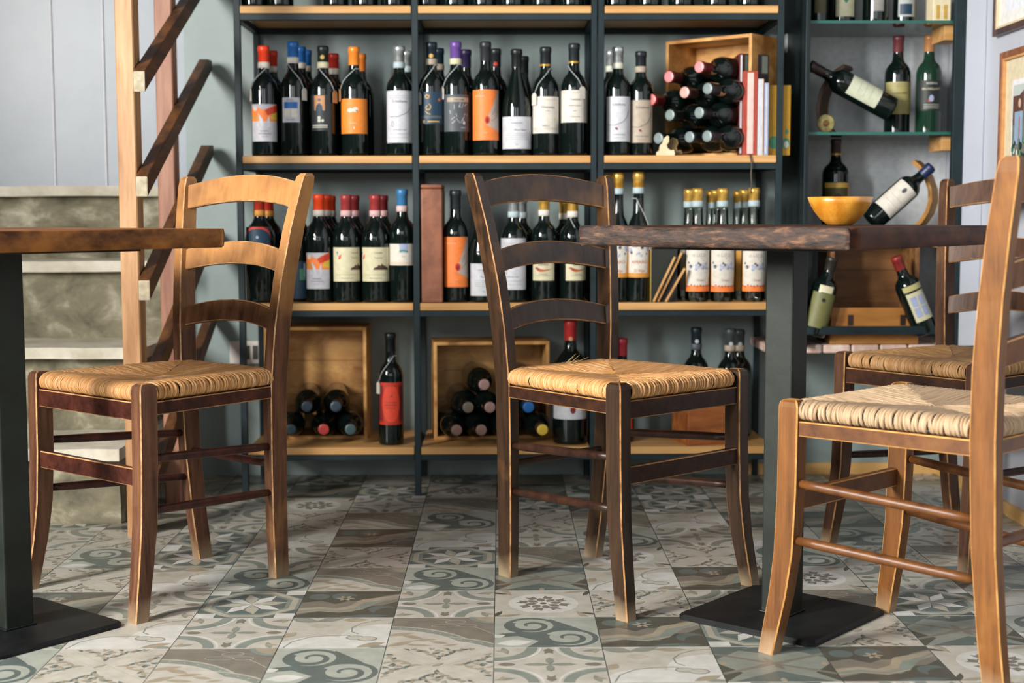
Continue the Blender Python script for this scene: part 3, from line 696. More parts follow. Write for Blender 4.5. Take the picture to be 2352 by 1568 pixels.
def d_castle(w,h,s=0):
    o=[('blue',[(-w*.34+s,h*.37),(-w*.28+s,h*.37),(-w*.30+s,h*.26)]),('red',[(-w*.24+s,h*.26),(-w*.16+s,h*.3),(-w*.2+s,h*.16),(-w*.28+s,h*.14)])]
    o+=[('brown',[(w*.1+s,-h*.16),(w*.12+s,-h*.1),(w*.22+s,-h*.06),(w*.26+s,h*.0),(w*.32+s,-h*.04),(w*.36+s,h*.03),(w*.42+s,-h*.03),(w*.5+s,-h*.05),(w*.6+s,-h*.16)])]
    return o+TX('text','COLLINE',.0055,w*.25+s,h*.32)+TX('text','Tenuta Alta',.005,w*.25+s,h*.18)+lines('text',w,h,(-.3,),.7,.0006)+TX('text','VINO ROSSO 2015',.0045,.0,-h*.42)
def d_castle2(w,h): return d_castle(w,h,-w*.18)
def d_hill(w,h): return [R4('skyb',-w*.02,w*.26,h*.08,h*.5),('green',[(-w*.02,h*.12),(w*.12,h*.16),(w*.26,h*.1),(w*.26,h*.18),(w*.1,h*.24),(-w*.02,h*.2)])]+TX('red','Selve',.004,w*.12,-h*.12)+lines('amber',w,h,(-.38,-.44),.8,.0008)
def d_navyred(w,h): return [('red',disc(0,h*.2,w*.5,24,h*.32)),('navy',disc(0,h*.15,w*.49,24,h*.3)),R4('dred',-w*.5,w*.5,-h*.06,0),('skyb',disc(0,h*.2,.004,10)),('pale',[(-.01,-h*.34),(.012,-h*.34),(.0,-h*.2)])]
def d_amaro(w,h):
    o=[R4('amber',-w*.5,w*.5,-h*.5,-h*.38),('amber',[(w*.32,-h*.5),(w*.5,-h*.5),(w*.5,h*.5),(w*.42,h*.1)])]
    rnd=random.Random(5)
    for k in range(18): o.append(('skyb' if k%3 else 'text',disc(rnd.uniform(-w*.4,w*.4),rnd.uniform(h*.05,h*.35),rnd.uniform(.002,.006),7)))
    return o+TX('rust','AMARO',.013,0,-h*.14)+TX('rust',"D'Alpi",.012,0,-h*.36)
def d_grappa(w,h):
    o=[R4('orange2',-w*.5,w*.5,-h*.5,-h*.36),('amber',[(w*.36,-h*.4),(w*.5,-h*.4),(w*.5,h*.5),(w*.46,h*.1)]),('amber',[(-w*.5,-h*.4),(-w*.44,-h*.4),(-w*.47,h*.1),(-w*.5,h*.5)])]
    rnd=random.Random(8)
    for k in range(26): o.append((('skyb','skyb','text','grey')[k%4],disc(rnd.gauss(.0,w*.2),rnd.gauss(h*.1,h*.08),rnd.uniform(.0015,.006),7)))
    for k in range(10): o.append(('rust',disc(-w*.45+w*.1*k,-h*.36+rnd.uniform(-.002,.003),.003,6)))
    return o+TX('tan','di LiZZi',.013,0,h*.34)+TX('rust','Grappa',.007,w*.05,-h*.24)
def d_santo(w,h): return [('rust',[(-w*.4,h*.05),(-w*.2,h*.02),(w*.05,-h*.04),(w*.42,h*.0),(w*.1,-h*.1),(-w*.1,-h*.14),(-w*.22,-h*.1)]),('dred',[(-w*.36,h*.1),(-w*.12,0),(-w*.2,-h*.06)])]+TX('brown','Santo',.013,0,h*.14)+lines('text',w,h,(-.3,),.6,.0007)+TX('text','Vendemmia',.0045,0,-h*.25)
def d_redoval(w,h): return [R4('red',-w*.5,w*.5,-h*.5,h*.5),R4('dred',-w*.5,-w*.28,-h*.42,h*.42),R4('dred',w*.3,w*.5,-h*.42,h*.42),('#e0452a',disc(0,0,w*.34,28,h*.44)),('dred',[(-.004,h*.16),(.002,h*.2),(.006,h*.28),(.003,h*.16)]),R4('dred',-w*.2,w*.2,h*.02,h*.035),R4('dred',-w*.22,w*.22,-h*.04,-h*.02)]+TX('dred','ROSSO RE',.006,0,-h*.12)+lines('dred',w,h,(.42,-.44),.9,.001)
def d_yel(w,h): return lines('text',w,h,(.43,.37),.85,.0006)+TX('brown','CASALFERRO',.0075,0,h*.12)+lines('text',w,h,(-.1,-.38),.6,.0006)
def d_greenback(w,h): return [R4('#2b4a3f',-w*.5,w*.5,-h*.5,h*.5)]

# ---------------------------------------------------------------- chairs
REAR=[(0,.1347,-.2112,.026,.040),(.10,.142,-.202,.027,.042),(.25,.151,-.193,.028,.044),(.43,.157,-.190,.029,.046),(.55,.165,-.195,.029,.045),(.66,.175,-.206,.028,.043),(.77,.188,-.223,.027,.041),(.862,.2015,-.2415,.026,.038),(.880,.2035,-.245,.025,.033),(.887,.2045,-.247,.018,.022)]
FRONT=[(0,.1965,.2025,.029,.032),(.05,.1925,.194,.030,.034),(.11,.1885,.1835,.031,.037),(.19,.186,.1735,.032,.040),(.30,.185,.169,.032,.041),(.455,.185,.1675,.032,.041),(.464,.185,.1675,.030,.037),(.468,.185,.1670,.022,.026)]
def leg_mesh(K, sx, ch=.0022):
    mb=MB(); R=[]
    zs=sorted(set([k[0] for k in K]+[K[0][0]+(K[-3][0]-K[0][0])*i/18 for i in range(19)]))
    for z in zs:
        x,y,w_,d_=interp(z,K); R.append(octo((sx*x,y,z),(1,0,0),(0,1,0),w_,d_,ch))
    mb.rings(R,0,True,mlist=[0,1]); mb.m[-1]=1; mb.m[-2]=1
    return mb
def slat_mesh(z0,zm,h,th,bow,sx_=1):
    mb=MB(); R=[]; n=18
    xp=interp(z0,REAR); hw=xp[0]-.006; yc=xp[1]+.002
    for i in range(n+1):
        s=-1+2*i/n; q=1-s*s
        x=hw*s; y=yc-bow*q; z=z0+(zm-z0)*q; hh=h*(1-.06*(1-q))
        t=Vector((1,2*bow*s/hw,0)).normalized(); v=Vector((0,-.2,1)).normalized(); u=v.cross(t)
        R.append(octo((x,y,z),u,v,th,hh,.0022))
    mb.rings(R,0,True,mlist=[0,1,0,1]); return mb
def rush_mesh(seed, tight=34):
    rnd=random.Random(seed); mb=MB()
    cor=[Vector((-.178,.1655,0)),Vector((.178,.1655,0)),Vector((.152,-.188,0)),Vector((-.152,-.188,0))]
    Oc=Vector((0,-.004,0)); prof=[(-.006,.4335),(.006,.4335),(.0135,.438),(.0168,.446),(.0155,.4545),(.0095,.461),(0,.4645),(-.012,.4650)]
    for sd in range(4):
        P,Q=cor[sd],cor[(sd+1)%4]; s=(Q-P); L=s.length; s=s/L; nrm=Vector((s.y,-s.x,0))
        if nrm.dot(Oc-P)>0: nrm=-nrm
        n=int(tight*L/.36); m0=.017/L
        for k in range(n):
            a=m0+(1-2*m0)*(k+.5)/n; wd=(1-2*m0)*L/n*1.12*rnd.uniform(.85,1.15)
            S0=P+s*(L*a); end=(P+(Oc-P)*min(1,2*a)) if a<.5 else (Q+(Oc-Q)*min(1,2*(1-a)))
            end=end-nrm*.005
            # inner ends stop at the mitre
            pts=[]; jig=rnd.uniform(-.002,.002); sk=rnd.uniform(-.012,.012); bulge=rnd.uniform(-.001,.002)
            for (o,z) in prof: pts.append((S0+nrm*(o+bulge*(o>0))+s*(jig+sk*(z-.45)*12), z))
            inner=end-(S0+nrm*-.012)
            if inner.dot(nrm)<-.002:
                dep=abs(inner.dot(nrm)); nn=5
                for q in range(1,nn+1):
                    f=q/nn; p=(S0+nrm*-.012)*(1-f)+end*f+s*(jig*(1-f)); zz=.465-.0105*min(1,(dep*f)/.12)
                    pts.append((p,zz+rnd.uniform(-.0004,.0006)))
            R=[];UV=[]
            u0=rnd.random()*50; le=0
            for i,(p,z) in enumerate(pts):
                pa=pts[max(i-1,0)]; pb=pts[min(i+1,len(pts)-1)]
                t=Vector((pb[0].x-pa[0].x,pb[0].y-pa[0].y,pb[1]-pa[1])).normalized(); b=t.cross(s).normalized()
                if i<8:
                    c_=Vector((0,0,.449)); base=Vector((p.x,p.y,z)); out=(base-(S0+Vector((0,0,.449))))
                    if b.dot(out)<0: b=-b
                elif b.z<0: b=-b
                base=Vector((p.x,p.y,z)); hh=.115*.36/tight+.0016
                R.append([base-s*wd/2-b*.001,base-s*wd*.28+b*hh*.8,base+s*wd*.05+b*hh*(1+.25*math.sin(i*1.3+u0)),base+s*wd*.3+b*hh*.75,base+s*wd/2-b*.001])
                le+=0 if i==0 else (Vector((p.x,p.y,z))-Vector((pa[0].x,pa[0].y,pa[1]))).length
                UV.append(le)
            vs=[q for r in R for q in r]; fs=[];uv=[]
            for i in range(len(R)-1):
                for j in range(4):
                    fs.append((i*5+j,i*5+j+1,(i+1)*5+j+1,(i+1)*5+j)); uv.append([(u0+UV[i],u0+j*.0045),(u0+UV[i],u0+(j+1)*.0045),(u0+UV[i+1],u0+(j+1)*.0045),(u0+UV[i+1],u0+j*.0045)])
            mb.add(vs,fs,0,True,uv)
    # stuffing surface under the cords, slightly lower
    mb.add([c+Vector((0,0,.452)) for c in cor],[(3,2,1,0)],0); mb.add([c+Vector((0,0,.437)) for c in cor],[(0,1,2,3)],0)
    return mb
def dowel(a,b,r,par,mat):
    a=Vector(a);b=Vector(b); mb=MB(); n=8
    mb.tube([a.lerp(b,i/n) for i in range(n+1)],[r*(.82+.18*math.sin(math.pi*min(1,max(0,(i/n))*1.0))**.5) if 0<i<n else r*.8 for i in range(n+1)],12)
    return mb.build('stretcher',[mat],par)
def ry(z): return interp(z,REAR)
def fy(z): return interp(z,FRONT)
def make_chair(loc, deg, label, wood, wear, rail, straw, seed, tight=42):
    t=thing('dining_chair',label,'chair',loc,R_(deg),'rush-seated ladder-back dining chairs')
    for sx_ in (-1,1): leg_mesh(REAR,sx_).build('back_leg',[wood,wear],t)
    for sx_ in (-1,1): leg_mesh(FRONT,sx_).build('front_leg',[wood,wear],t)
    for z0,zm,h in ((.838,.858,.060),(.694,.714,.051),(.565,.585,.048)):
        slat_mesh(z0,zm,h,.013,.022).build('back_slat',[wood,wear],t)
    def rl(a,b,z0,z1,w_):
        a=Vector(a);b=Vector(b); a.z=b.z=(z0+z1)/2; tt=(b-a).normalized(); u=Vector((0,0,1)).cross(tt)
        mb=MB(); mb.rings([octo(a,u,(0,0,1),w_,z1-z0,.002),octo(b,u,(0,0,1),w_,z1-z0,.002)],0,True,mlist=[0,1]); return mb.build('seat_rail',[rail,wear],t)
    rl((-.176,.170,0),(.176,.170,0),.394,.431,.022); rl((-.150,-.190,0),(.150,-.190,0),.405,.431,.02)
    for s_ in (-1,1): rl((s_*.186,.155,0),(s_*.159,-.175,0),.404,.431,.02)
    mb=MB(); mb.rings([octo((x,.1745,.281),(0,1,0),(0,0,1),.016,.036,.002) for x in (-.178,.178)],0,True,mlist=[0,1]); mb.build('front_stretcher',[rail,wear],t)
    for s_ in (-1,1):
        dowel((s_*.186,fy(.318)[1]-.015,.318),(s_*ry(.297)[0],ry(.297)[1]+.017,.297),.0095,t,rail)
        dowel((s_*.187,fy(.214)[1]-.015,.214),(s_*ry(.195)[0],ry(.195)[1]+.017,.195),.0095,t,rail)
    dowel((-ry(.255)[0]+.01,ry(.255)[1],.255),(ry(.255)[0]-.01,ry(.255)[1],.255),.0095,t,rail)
    rush_mesh(seed,tight).build('rush_seat',[straw],t)
    return t
def strawmat(name,c1,c2,c3):
    m_=noisemat(name,c1,c3,(9,520,1),.55,5,.5,(25,1400,1),.28,.72,uv=True,c3=c2); return m_
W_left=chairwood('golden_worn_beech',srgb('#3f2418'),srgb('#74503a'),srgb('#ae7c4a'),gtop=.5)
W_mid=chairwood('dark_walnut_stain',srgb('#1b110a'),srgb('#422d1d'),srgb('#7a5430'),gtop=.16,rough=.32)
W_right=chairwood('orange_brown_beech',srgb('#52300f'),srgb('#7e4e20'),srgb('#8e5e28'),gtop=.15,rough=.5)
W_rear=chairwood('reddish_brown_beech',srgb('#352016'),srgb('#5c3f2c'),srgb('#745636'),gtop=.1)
WR_left=noisemat('edge_wear_left',srgb('#8c6038'),srgb('#d3a470'),(30,30,30),.45)
WR_mid=noisemat('edge_wear_mid',srgb('#7a4f2a'),srgb('#c08e58'),(26,26,26),.45)
WR_right=noisemat('edge_wear_right',srgb('#b47a3c'),srgb('#dba662'),(26,26,26),.45)
W_mid.node_tree.nodes['Principled BSDF'].inputs['Coat Weight'].default_value=.35; W_mid.node_tree.nodes['Principled BSDF'].inputs['Coat Roughness'].default_value=.4
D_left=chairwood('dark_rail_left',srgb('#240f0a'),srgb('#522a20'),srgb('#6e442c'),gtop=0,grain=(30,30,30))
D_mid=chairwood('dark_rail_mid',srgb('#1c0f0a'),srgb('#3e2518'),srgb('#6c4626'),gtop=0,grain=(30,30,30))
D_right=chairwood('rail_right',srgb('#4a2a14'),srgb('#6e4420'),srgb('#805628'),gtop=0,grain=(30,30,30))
ST_a=strawmat('rush_golden',srgb('#74441a'),srgb('#cb9050'),srgb('#f8d8b0'))
ST_b=strawmat('rush_tan',srgb('#5c3a1a'),srgb('#a87c4a'),srgb('#e2be90'))
ST_c=strawmat('rush_pale',srgb('#7c6244'),srgb('#b99a76'),srgb('#e6d1b4'))
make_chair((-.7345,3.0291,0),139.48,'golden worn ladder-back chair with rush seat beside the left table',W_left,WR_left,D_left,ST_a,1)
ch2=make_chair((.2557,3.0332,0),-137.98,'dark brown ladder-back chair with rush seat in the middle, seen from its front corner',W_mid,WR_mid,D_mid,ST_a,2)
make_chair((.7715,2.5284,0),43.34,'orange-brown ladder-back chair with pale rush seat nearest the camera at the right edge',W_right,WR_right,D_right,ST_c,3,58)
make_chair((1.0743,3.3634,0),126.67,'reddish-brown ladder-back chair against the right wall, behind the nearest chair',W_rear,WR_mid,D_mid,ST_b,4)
# loose straw sticking up from the middle chair's seat
inv=(Matrix.Translation(ch2.location)@Matrix.Rotation(R_(-137.98),4,'Z')).inverted()
ls=MB()
for a,b,c in (((1274,856),(1300,834),(1330,826)),((1276,856),(1306,838),(1352,820)),((1280,855),(1302,832),(1323,812)),((1283,855),(1310,842),(1338,834)),((1272,857),(1294,838),(1318,820)),((1286,855),(1300,843),(1331,815))):
    P=[at(*a,3.16),at(*b,3.165),at(*c,3.17)]; ls.tube([inv@p for p in P],[.0016,.0018,.0005],5)
ls.build('loose_straw',[M['straw_loose']],ch2)

# ---------------------------------------------------------------- tables
top_rough=noisemat('rough_live_edge',srgb('#120a07'),srgb('#7c563c'),(30,30,110),.7,12,1.0,(90,90,260),.36,.76,c3=srgb('#3c2618'),dist=.35)
top_smooth=noisemat('varnished_dark_wood',srgb('#2a150c'),srgb('#54301c'),(14,14,30),.6,7,.2,(60,60,60),spec=.2)
top_left=noisemat('varnished_brown_wood',srgb('#46250e'),srgb('#965f2a'),(14,14,24),.55,10,.35,(60,60,60),spec=.25)
def table(loc, ang, zt, th, label, mats, rough_side, amp, seed, half=.293):
    t=thing('pedestal_table',label,'table',loc,ang,'pedestal tables')
    # top: rounded square outline at 45 degrees to the table's own axes, edge worn and uneven
    pts=[]; n=60; cr=.012
    for sd in range(4):
        a=R_(90*sd)
        for i in range(n):
            f=-1+2*i/n; x=half*f; y=-half
            e=half-abs(x)
            if e<cr: y+= cr-math.sqrt(max(0,cr*cr-(cr-e)**2))
            pts.append((x*math.cos(a)-y*math.sin(a),x*math.sin(a)+y*math.cos(a),sd))
    prof=[(-.012,0,0),(-.003,0,.0),(0,.0035,.7),(.0015,.3,1),(.001,.6,1),(.0,.9,.8),(-.004,1,.3),(-.014,1,0)]
    R=[]; 
    for (o,k,am) in prof:
        ring=[]
        for x,y,sd in pts:
            d=Vector((x,y,0)).normalized(); g=amp if sd in rough_side else amp*.18
            q=Vector((x*16,y*16,k*2.2+seed)); q2=Vector((x*70,y*70,k*6+seed))
            dz=noise.noise(Vector((x*7,y*7,seed+3)))*g*.9
            o2=o+am*(noise.noise(q)*g+noise.noise(q2)*g*.6) 
            z=zt-k*th+dz*(1 if k<.5 else .5)+am*noise.noise(q2+Vector((5,5,5)))*g*.4
            ring.append(Vector((x,y,z))+d*o2)
        R.append(ring)
    mb=MB(); vs=[p for r in R for p in r]; N=len(pts); fs=[];ms=[]
    for i in range(len(R)-1):
        for j in range(N):
            k=(j+1)%N; fs.append((i*N+k,i*N+j,(i+1)*N+j,(i+1)*N+k)); ms.append(1 if pts[j][2] in rough_side else 2)
    mb.add(vs,fs,ms,True)
    c=len(mb.v); mb.v.append((0,0,zt)); mb.v.append((0,0,zt-th))
    for j in range(N):
        k=(j+1)%N; mb.f.append([c,j,k]); mb.m.append(0); mb.sm.append(False); mb.uv.append(None); mb.col.append(None)
        b=(len(R)-1)*N; mb.f.append([c+1,b+k,b+j]); mb.m.append(0); mb.sm.append(False); mb.uv.append(None); mb.col.append(None)
    top=mb.build('tabletop',mats,t)
    p=MB(); p.box((0,0,zt-th-.0035),(.37,.37,.006)); bevel(p.build('mounting_plate',[M['baseiron']],t),.001)
    p=MB(); p.box((0,0,(zt-th-.0065+.011)/2),(.060,.060,zt-th-.0065-.011)); bevel(p.build('pedestal_post',[M['blackpost']],t),.003,2)
    p=MB(); p.rings([octo((0,0,z),(1,0,0),(0,1,0),w_,w_,.012) for z,w_ in ((0,.302),(.006,.302),(.0105,.294))],0,True); p.build('base_plate',[M['baseiron']],t)
    p=MB(); p.box((0,0,.0125),(.068,.068,.004)); bevel(p.build('weld_bead',[M['baseiron']],t),.002)
    return t
# local -Y side turned 45 degrees faces the camera's left
table((.558,2.772,0),R_(-45+4),.7755,.0375,'square pedestal table with rough live-edge top under the yellow bowl',[top_smooth,top_rough,top_smooth],(0,),.0045,1.7)
table((-.947,2.695,0),R_(45+6),.772,.036,'square pedestal table with smooth brown top cut by the left edge',[top_left,top_left,top_left],(3,),.002,4.2,.300)

# ---------------------------------------------------------------- bowl
X=.656; b=MB(); Rb=.0625; H_=.054
pr=[(.0001,0),(.020,0),(.026,.002),(.038,.012),(.050,.027),(.058,.041),(Rb,H_),(Rb-.003,H_+.0006),(.054,.040),(.046,.027),(.034,.014),(.02,.008),(.0001,.007)]
b.lathe(pr,48); bw=b.build('bowl',[M['bowl']],loc=(at(1929,517,2.76).x,2.76,.7765)); tag(bw,'small yellow bamboo bowl standing on the right-hand table','bowl')

# ---------------------------------------------------------------- bottles: row above the top board (only their feet are in view)
def feet(pcs,txt,nm):
    for k,pc in enumerate(pcs):
        H=.30+.01*(k%3)
        stand(pc,at_y(H,3,4.055),3,4.055,txt,cap=('black','dred','black')[k%3],group=nm,R=.0375)
def at_y(H,row,Y):                        # pixel row of a bottle top of height H
    z=SZ[row]+H; lo,hi=-900,900
    for _ in range(40):
        mid=(lo+hi)/2
        if at(1176,mid,Y).z>z: lo=mid
        else: hi=mid
    return (lo+hi)/2
feet([590,650,775,842,908],'dark wine bottle on the topmost board of the left column, only its foot in view','bottle feet above the left column')
feet([984,1047,1111,1176,1245,1313],'dark wine bottle on the topmost board of the middle column, only its foot in view','bottle feet above the middle column')
feet([1414,1487,1561,1640,1714],'dark wine bottle on the topmost board of the right column, only its foot in view','bottle feet above the right column')

# ---------------------------------------------------------------- second row, left column
Y1=4.052; Y2=4.142; Y3=4.225
stand(610,107,1,Y1,'wine bottle with orange capsule and flame label at the left end of the upper shelf',(585,639,239,325,'grey',d_flame),cap='#e8401c',band='pale',tagp=(-1.05,.170,'pale'))
stand(629,118,1,Y2,'wine bottle with red capsule half hidden behind the upper flame-label bottle',cap='#d8381c',band='pale')
stand(677,97,1,Y1,'wine bottle with blue capsule and small square blue-and-white label, upper shelf',(655,694,224,281,'grey',d_bluesq),cap='blue',band='pale',capl=.155,tagp=(.95,.172,'pale'))
stand(694,108,1,Y2,'wine bottle with blue capsule directly behind the square-label bottle',cap='blue',band='pale')
stand(707,116,1,Y3,'wine bottle with blue capsule, rearmost behind the square-label bottle',cap='blue',band='pale')
stand(745.5,107,1,Y1,'wine bottle with dark green capsule and dark label showing a figure on orange',(720,759,218,300,'dark',d_figure),cap='#16241f',band='cream',emb=('gold',.9),tagp=(1.0,.165,'kraft'))
stand(769,124,1,Y2,'wine bottle with red capsule behind the bottle with the figure label',cap='#b82a1c',band='pale')
stand(816,109,1,Y1,'wine bottle with orange capsule and plain orange label, upper shelf',(786,848,227,307,'orange',d_orangelab),cap='orange',tagp=(-1.25,.17,'kraft'))
stand(831,125,1,Y2,'wine bottle with orange capsule behind the orange-label bottle, upper shelf',cap='#d87a2a')
stand(919,107,1,Y1,'wine bottle with silver capsule and tall white label ending the upper left shelf',(891,950,208,328,'white',d_whitevine),cap='silver',band='#a9bcc0')
stand(936,118,1,Y2,'wine bottle with silver capsule behind the tall white label, beside the upright',cap='silver',band='#a9bcc0')
# middle column
stand(992.5,98,1,Y1,'wine bottle with navy label and gold swirl, first in the upper middle shelf',(966,1019,211,285,'navy',d_navygold),cap='#10222c',emb=('gold',.88),band='tan',tagp=(-.95,.160,'pale'))
stand(1009,112,1,Y2,'wine bottle with navy capsule behind the gold-swirl bottle',cap='#122834',band='tan')
stand(1048,97,1,Y1,'wine bottle with purple capsule and dark grey label with white scrawl',(1022,1078,217,302,'slate',d_greylab),cap='#6a4a94',band='cream',tagp=(-1.1,.175,'pale'))
stand(1071,115,1,Y2,'wine bottle with dark purple capsule and rust label behind the purple-capsule bottle',(1060,1095,212,322,'rust',None),cap='#2c2048')
stand(1116,97,1,Y1,'wine bottle with black capsule and orange swoosh label on the upper shelf',(1087,1145,206,322,'orange2',d_orangeswoosh),cap='#2a2c30')
stand(1139,113,1,Y2,'wine bottle with black capsule and red seal behind the upper orange swoosh bottle',cap='#22262a',emb=('red',.86))
stand(1187,114,1,Y1,'slope-shouldered wine bottle with low white label on the upper shelf',(1154,1221,268,342,'white',d_plain),cap='#15191b',kind='burgundy',R=.0405)
stand(1202,130,1,Y2,'slope-shouldered wine bottle behind the upper low-white-label bottle',cap='#15191b',kind='burgundy',R=.0405)
stand(1253,109,1,Y1,'wine bottle with black capsule, white script label and tag at its left, upper shelf',(1221,1284,222,306,'pale',d_script),cap='#1c2226',ring='gold',tagp=(-.9,.158,'pale'))
stand(1318,101,1,Y1,'wine bottle with black capsule, white serif label and tag at its right, upper shelf',(1287,1350,207,281,'pale',d_serif),cap='#20282c',ring='gold',tagp=(.55,.175,'pale'))
# right column
stand(1418,109,1,Y1,'wine bottle with silver capsule and white vine label, first in the upper right shelf',(1392,1445,222,325,'white',d_vine2),cap='silver',band='ltext')
stand(1402,117,1,Y2,'wine bottle with silver capsule behind the upper white vine label',cap='silver',band='ltext')
stand(1470.5,119,1,Y1+.02,'wine bottle with dark capsule and shaded grey-tan vine label, beside the wooden crate',(1447,1496,230,328,'tan',d_vine2),cap='#1a2026',band='tan')

# ---------------------------------------------------------------- crates
def crate(loc, rz, w_, h_, d_, label, mat, tk=.010, frame=True, name='wine_crate'):
    """open-fronted wooden box; local origin at the front left bottom corner, +x along the front, +y into the box"""
    t=thing(name,label,'crate',loc,rz)
    def P(n_,a,b): 
        m_=MB(); m_.bx(a,b); return bevel(m_.build(n_,[mat],t),.0012)
    P('side_panel',(0,0,0),(tk,d_,h_)); P('side_panel',(w_-tk,0,0),(w_,d_,h_)); P('bottom_panel',(tk,0,0),(w_-tk,d_,tk)); P('top_panel',(tk,0,h_-tk),(w_-tk,d_,h_))
    k=5
    m_=MB()
    for i in range(3): m_.bx((tk,d_-.008,tk+(h_-2*tk)*i/3+.0006),(w_-tk,d_,tk+(h_-2*tk)*(i+1)/3-.0006))
    m_.build('back_panel',[mat],t)
    return t
def lying(tip, dirv, L, label, cap, R=.0372, tornlab=None, group='lying bottles', kind='bordeaux', capl=.165, gl='dglass', lab=(), top=None):
    """bottle lying with its neck towards dirv; tip = centre of the capsule end"""
    d=Vector(dirv).normalized(); base=Vector(tip)-d*L
    q=d.to_track_quat('Z','Y')
    return bottle(base.x,base.y,base.z,L,label,cap=cap,rot=q.to_euler(),kind=kind,R=R,group=group,capl=capl,gl=gl,lab=lab,top=top)
def tl(t,Rr,H): wrap_label('torn_seal',t,.0162,H*.80,.030,.045,'kraft',[],random.uniform(-1,1),[(-.012,-.02),(.002,-.016),(.013,-.02),(.010,.0),(.015,.018),(.003,.012),(-.010,.02)])
zc=SZ[1]
e=Vector((.754,-.657,0)); nrm=Vector((-.657,-.754,0)); ez=math.atan2(-.657,.754)
Lc=Vector((.481,4.205,zc))
crate(Lc,ez,.290,.338,.152,'open pine wine crate turned to the left, on the upper right shelf',M['crate'])
def crs(px): return .05+(px-1487)*.21/143
n_=0
for (px,z,cap,nm) in ((1511,.049,'silver','lowest layer, left end'),(1582,.049,'silver','lowest layer, middle'),(1636,.049,'silver','lowest layer, right end'),
    (1537,.112,'silver','second layer, left'),(1603,.114,'silver','second layer, right'),(1494,.158,'#c03a30','third layer, left end'),(1570,.172,'#a86a5c','third layer, middle'),(1640,.178,'silver','third layer, right end'),
    (1534,.218,'#b84440','top layer, left'),(1602,.238,'#8c2c2c','top layer, right')):
    s_=min(.247,max(.047,crs(px))); p=Lc+e*s_+nrm*.155+Vector((0,0,z))
    capn={'silver':'grey'}.get(cap,'red')
    lying(p,nrm,.295,'wine bottle lying in the upper right crate, %s, %s capsule'%(nm,capn),{'silver':'#23282a','#c03a30':'#7c2424','#a86a5c':'#4c2a26','#b84440':'#5c2222','#8c2c2c':'#702224'}[cap],top={'silver':'#7c8a8a','#c03a30':'#d87070','#a86a5c':'#d8a49a','#b84440':'#d88488','#8c2c2c':'#cf8c90'}[cap],group='bottles lying in the upper right crate',lab=([tl] if n_ in (1,2,7,8,9) else ()))
    n_+=1
# little plywood cut-outs in front of the crate
def plate(name,poly,Y,th,mats,par=None,rim=True,org=Vector((0,0,0))):
    P=[at(x,y,Y) for x,y in poly]; mb=MB()
    mb.rings([[p+Vector((0,k,0))-org for p in P] for k in (0,th)],0,True); return mb.build(name,mats,par)
o=plate('cutout_figure',[(1507,359),(1508,349),(1514,346),(1516,334),(1522,328),(1524,319),(1533,311),(1537,314),(1536,326),(1531,333),(1534,341),(1541,345),(1548,344),(1550,352),(1549,359)],4.005,.008,[noisemat('birch_ply',srgb('#d8bf98'),srgb('#e8d4b0'),(12,12,12),.6)])
tag(o,'small pale plywood cut-out on the edge of the upper right shelf','ornament')
o=plate('cutout_figure',[(1540,359),(1533,345),(1532,330),(1538,322),(1545,316),(1556,320),(1558,329),(1554,338),(1556,346),(1563,344),(1568,350),(1566,359)],4.03,.008,[noisemat('brown_ply',srgb('#5e4a2a'),srgb('#7c6438'),(12,12,12),.6)])
tag(o,'small brown plywood cut-out just behind the pale one','ornament')
# books
def book(px0,px1,py0,row,Y,dep,label,cover,spine=None,lean=0,pages=True,rz=0):
    z0=SZ[row]; a=at(px0,300,Y).x; b_=at(px1,300,Y).x; h_=at(px0,py0,Y).z-z0; wd=b_-a
    t=thing('book',label,'book',(a,Y,z0),rz)
    c=MB(); c.bx((0,0,0),(wd,.003,h_)).bx((0,.003,0),(.0022,dep,h_)).bx((wd-.0022,.003,0),(wd,dep,h_)); bevel(c.build('cover',[lm(cover)],t),.0008)
    if spine:
        s_=MB()
        for (x0,x1,y0,y1,cc) in spine:
            s_.box((wd*(x0+x1)/2,-.0004,h_*(y0+y1)/2),(wd*(x1-x0),.0008,h_*(y1-y0)))
        s_.build('spine_label',[lm(spine[0][4])],t)
    p=MB(); p.bx((.0024,.0032,.003),(wd-.0024,dep-.003,h_-.003)); p.build('page_block',[lm('pale')],t)
    return t
book(1698,1705,122,1,4.008,.13,'tall thin book with white and dark red spine beside the crate bottles','#6a2620',[(.15,.7,.02,.98,'white')])
# big patterned slipcase behind the books
sl=thing('book','large dark slipcased book with grey squares standing behind the thinner books','book',(at(1706,300,4.02).x,4.02,SZ[1]),R_(24))
c=MB(); c.bx((0,0,0),(.085,.035,at(1706,123,4.02).z-SZ[1])); bevel(c.build('slipcase',[lm('#2a2628')],sl),.001)
hh=at(1706,123,4.02).z-SZ[1]
c=MB(); c.bx((.004,-.0008,hh-.052),(.022,0,hh-.004)).bx((.062,-.0008,hh-.052),(.080,0,hh-.004)); c.build('pattern_squares',[lm('#6a7268')],sl)
book(1706,1739,163,1,4.0,.018,'thick glossy red book with a pale streaked spine','#a43e2c',[(.30,.72,.02,.98,'#dcc0b6')])
book(1740,1753,181,1,4.0,.018,'thin white book right of the thick red one','white',[(.9,1.0,0,1,'#c88a48')])
book(1755,1765,190,1,4.0,.018,'thin light blue book between the white and the yellow one','skyb',[(.3,.6,.02,.98,'white')])
yb=thing('book','yellow book jutting out past the right upright of the shelves','book',(at(1766,300,4.022).x,4.022,SZ[1]+.0005),R_(0))
hy=at(1790,196,4.022).z-SZ[1]; xw=at(1815,300,4.022).x-at(1766,300,4.022).x
c=MB(); c.bx((0,0,0),(xw,.012,hy)); bevel(c.build('cover',[lm('#c8961e')],yb),.001)
wrap=MB(); 
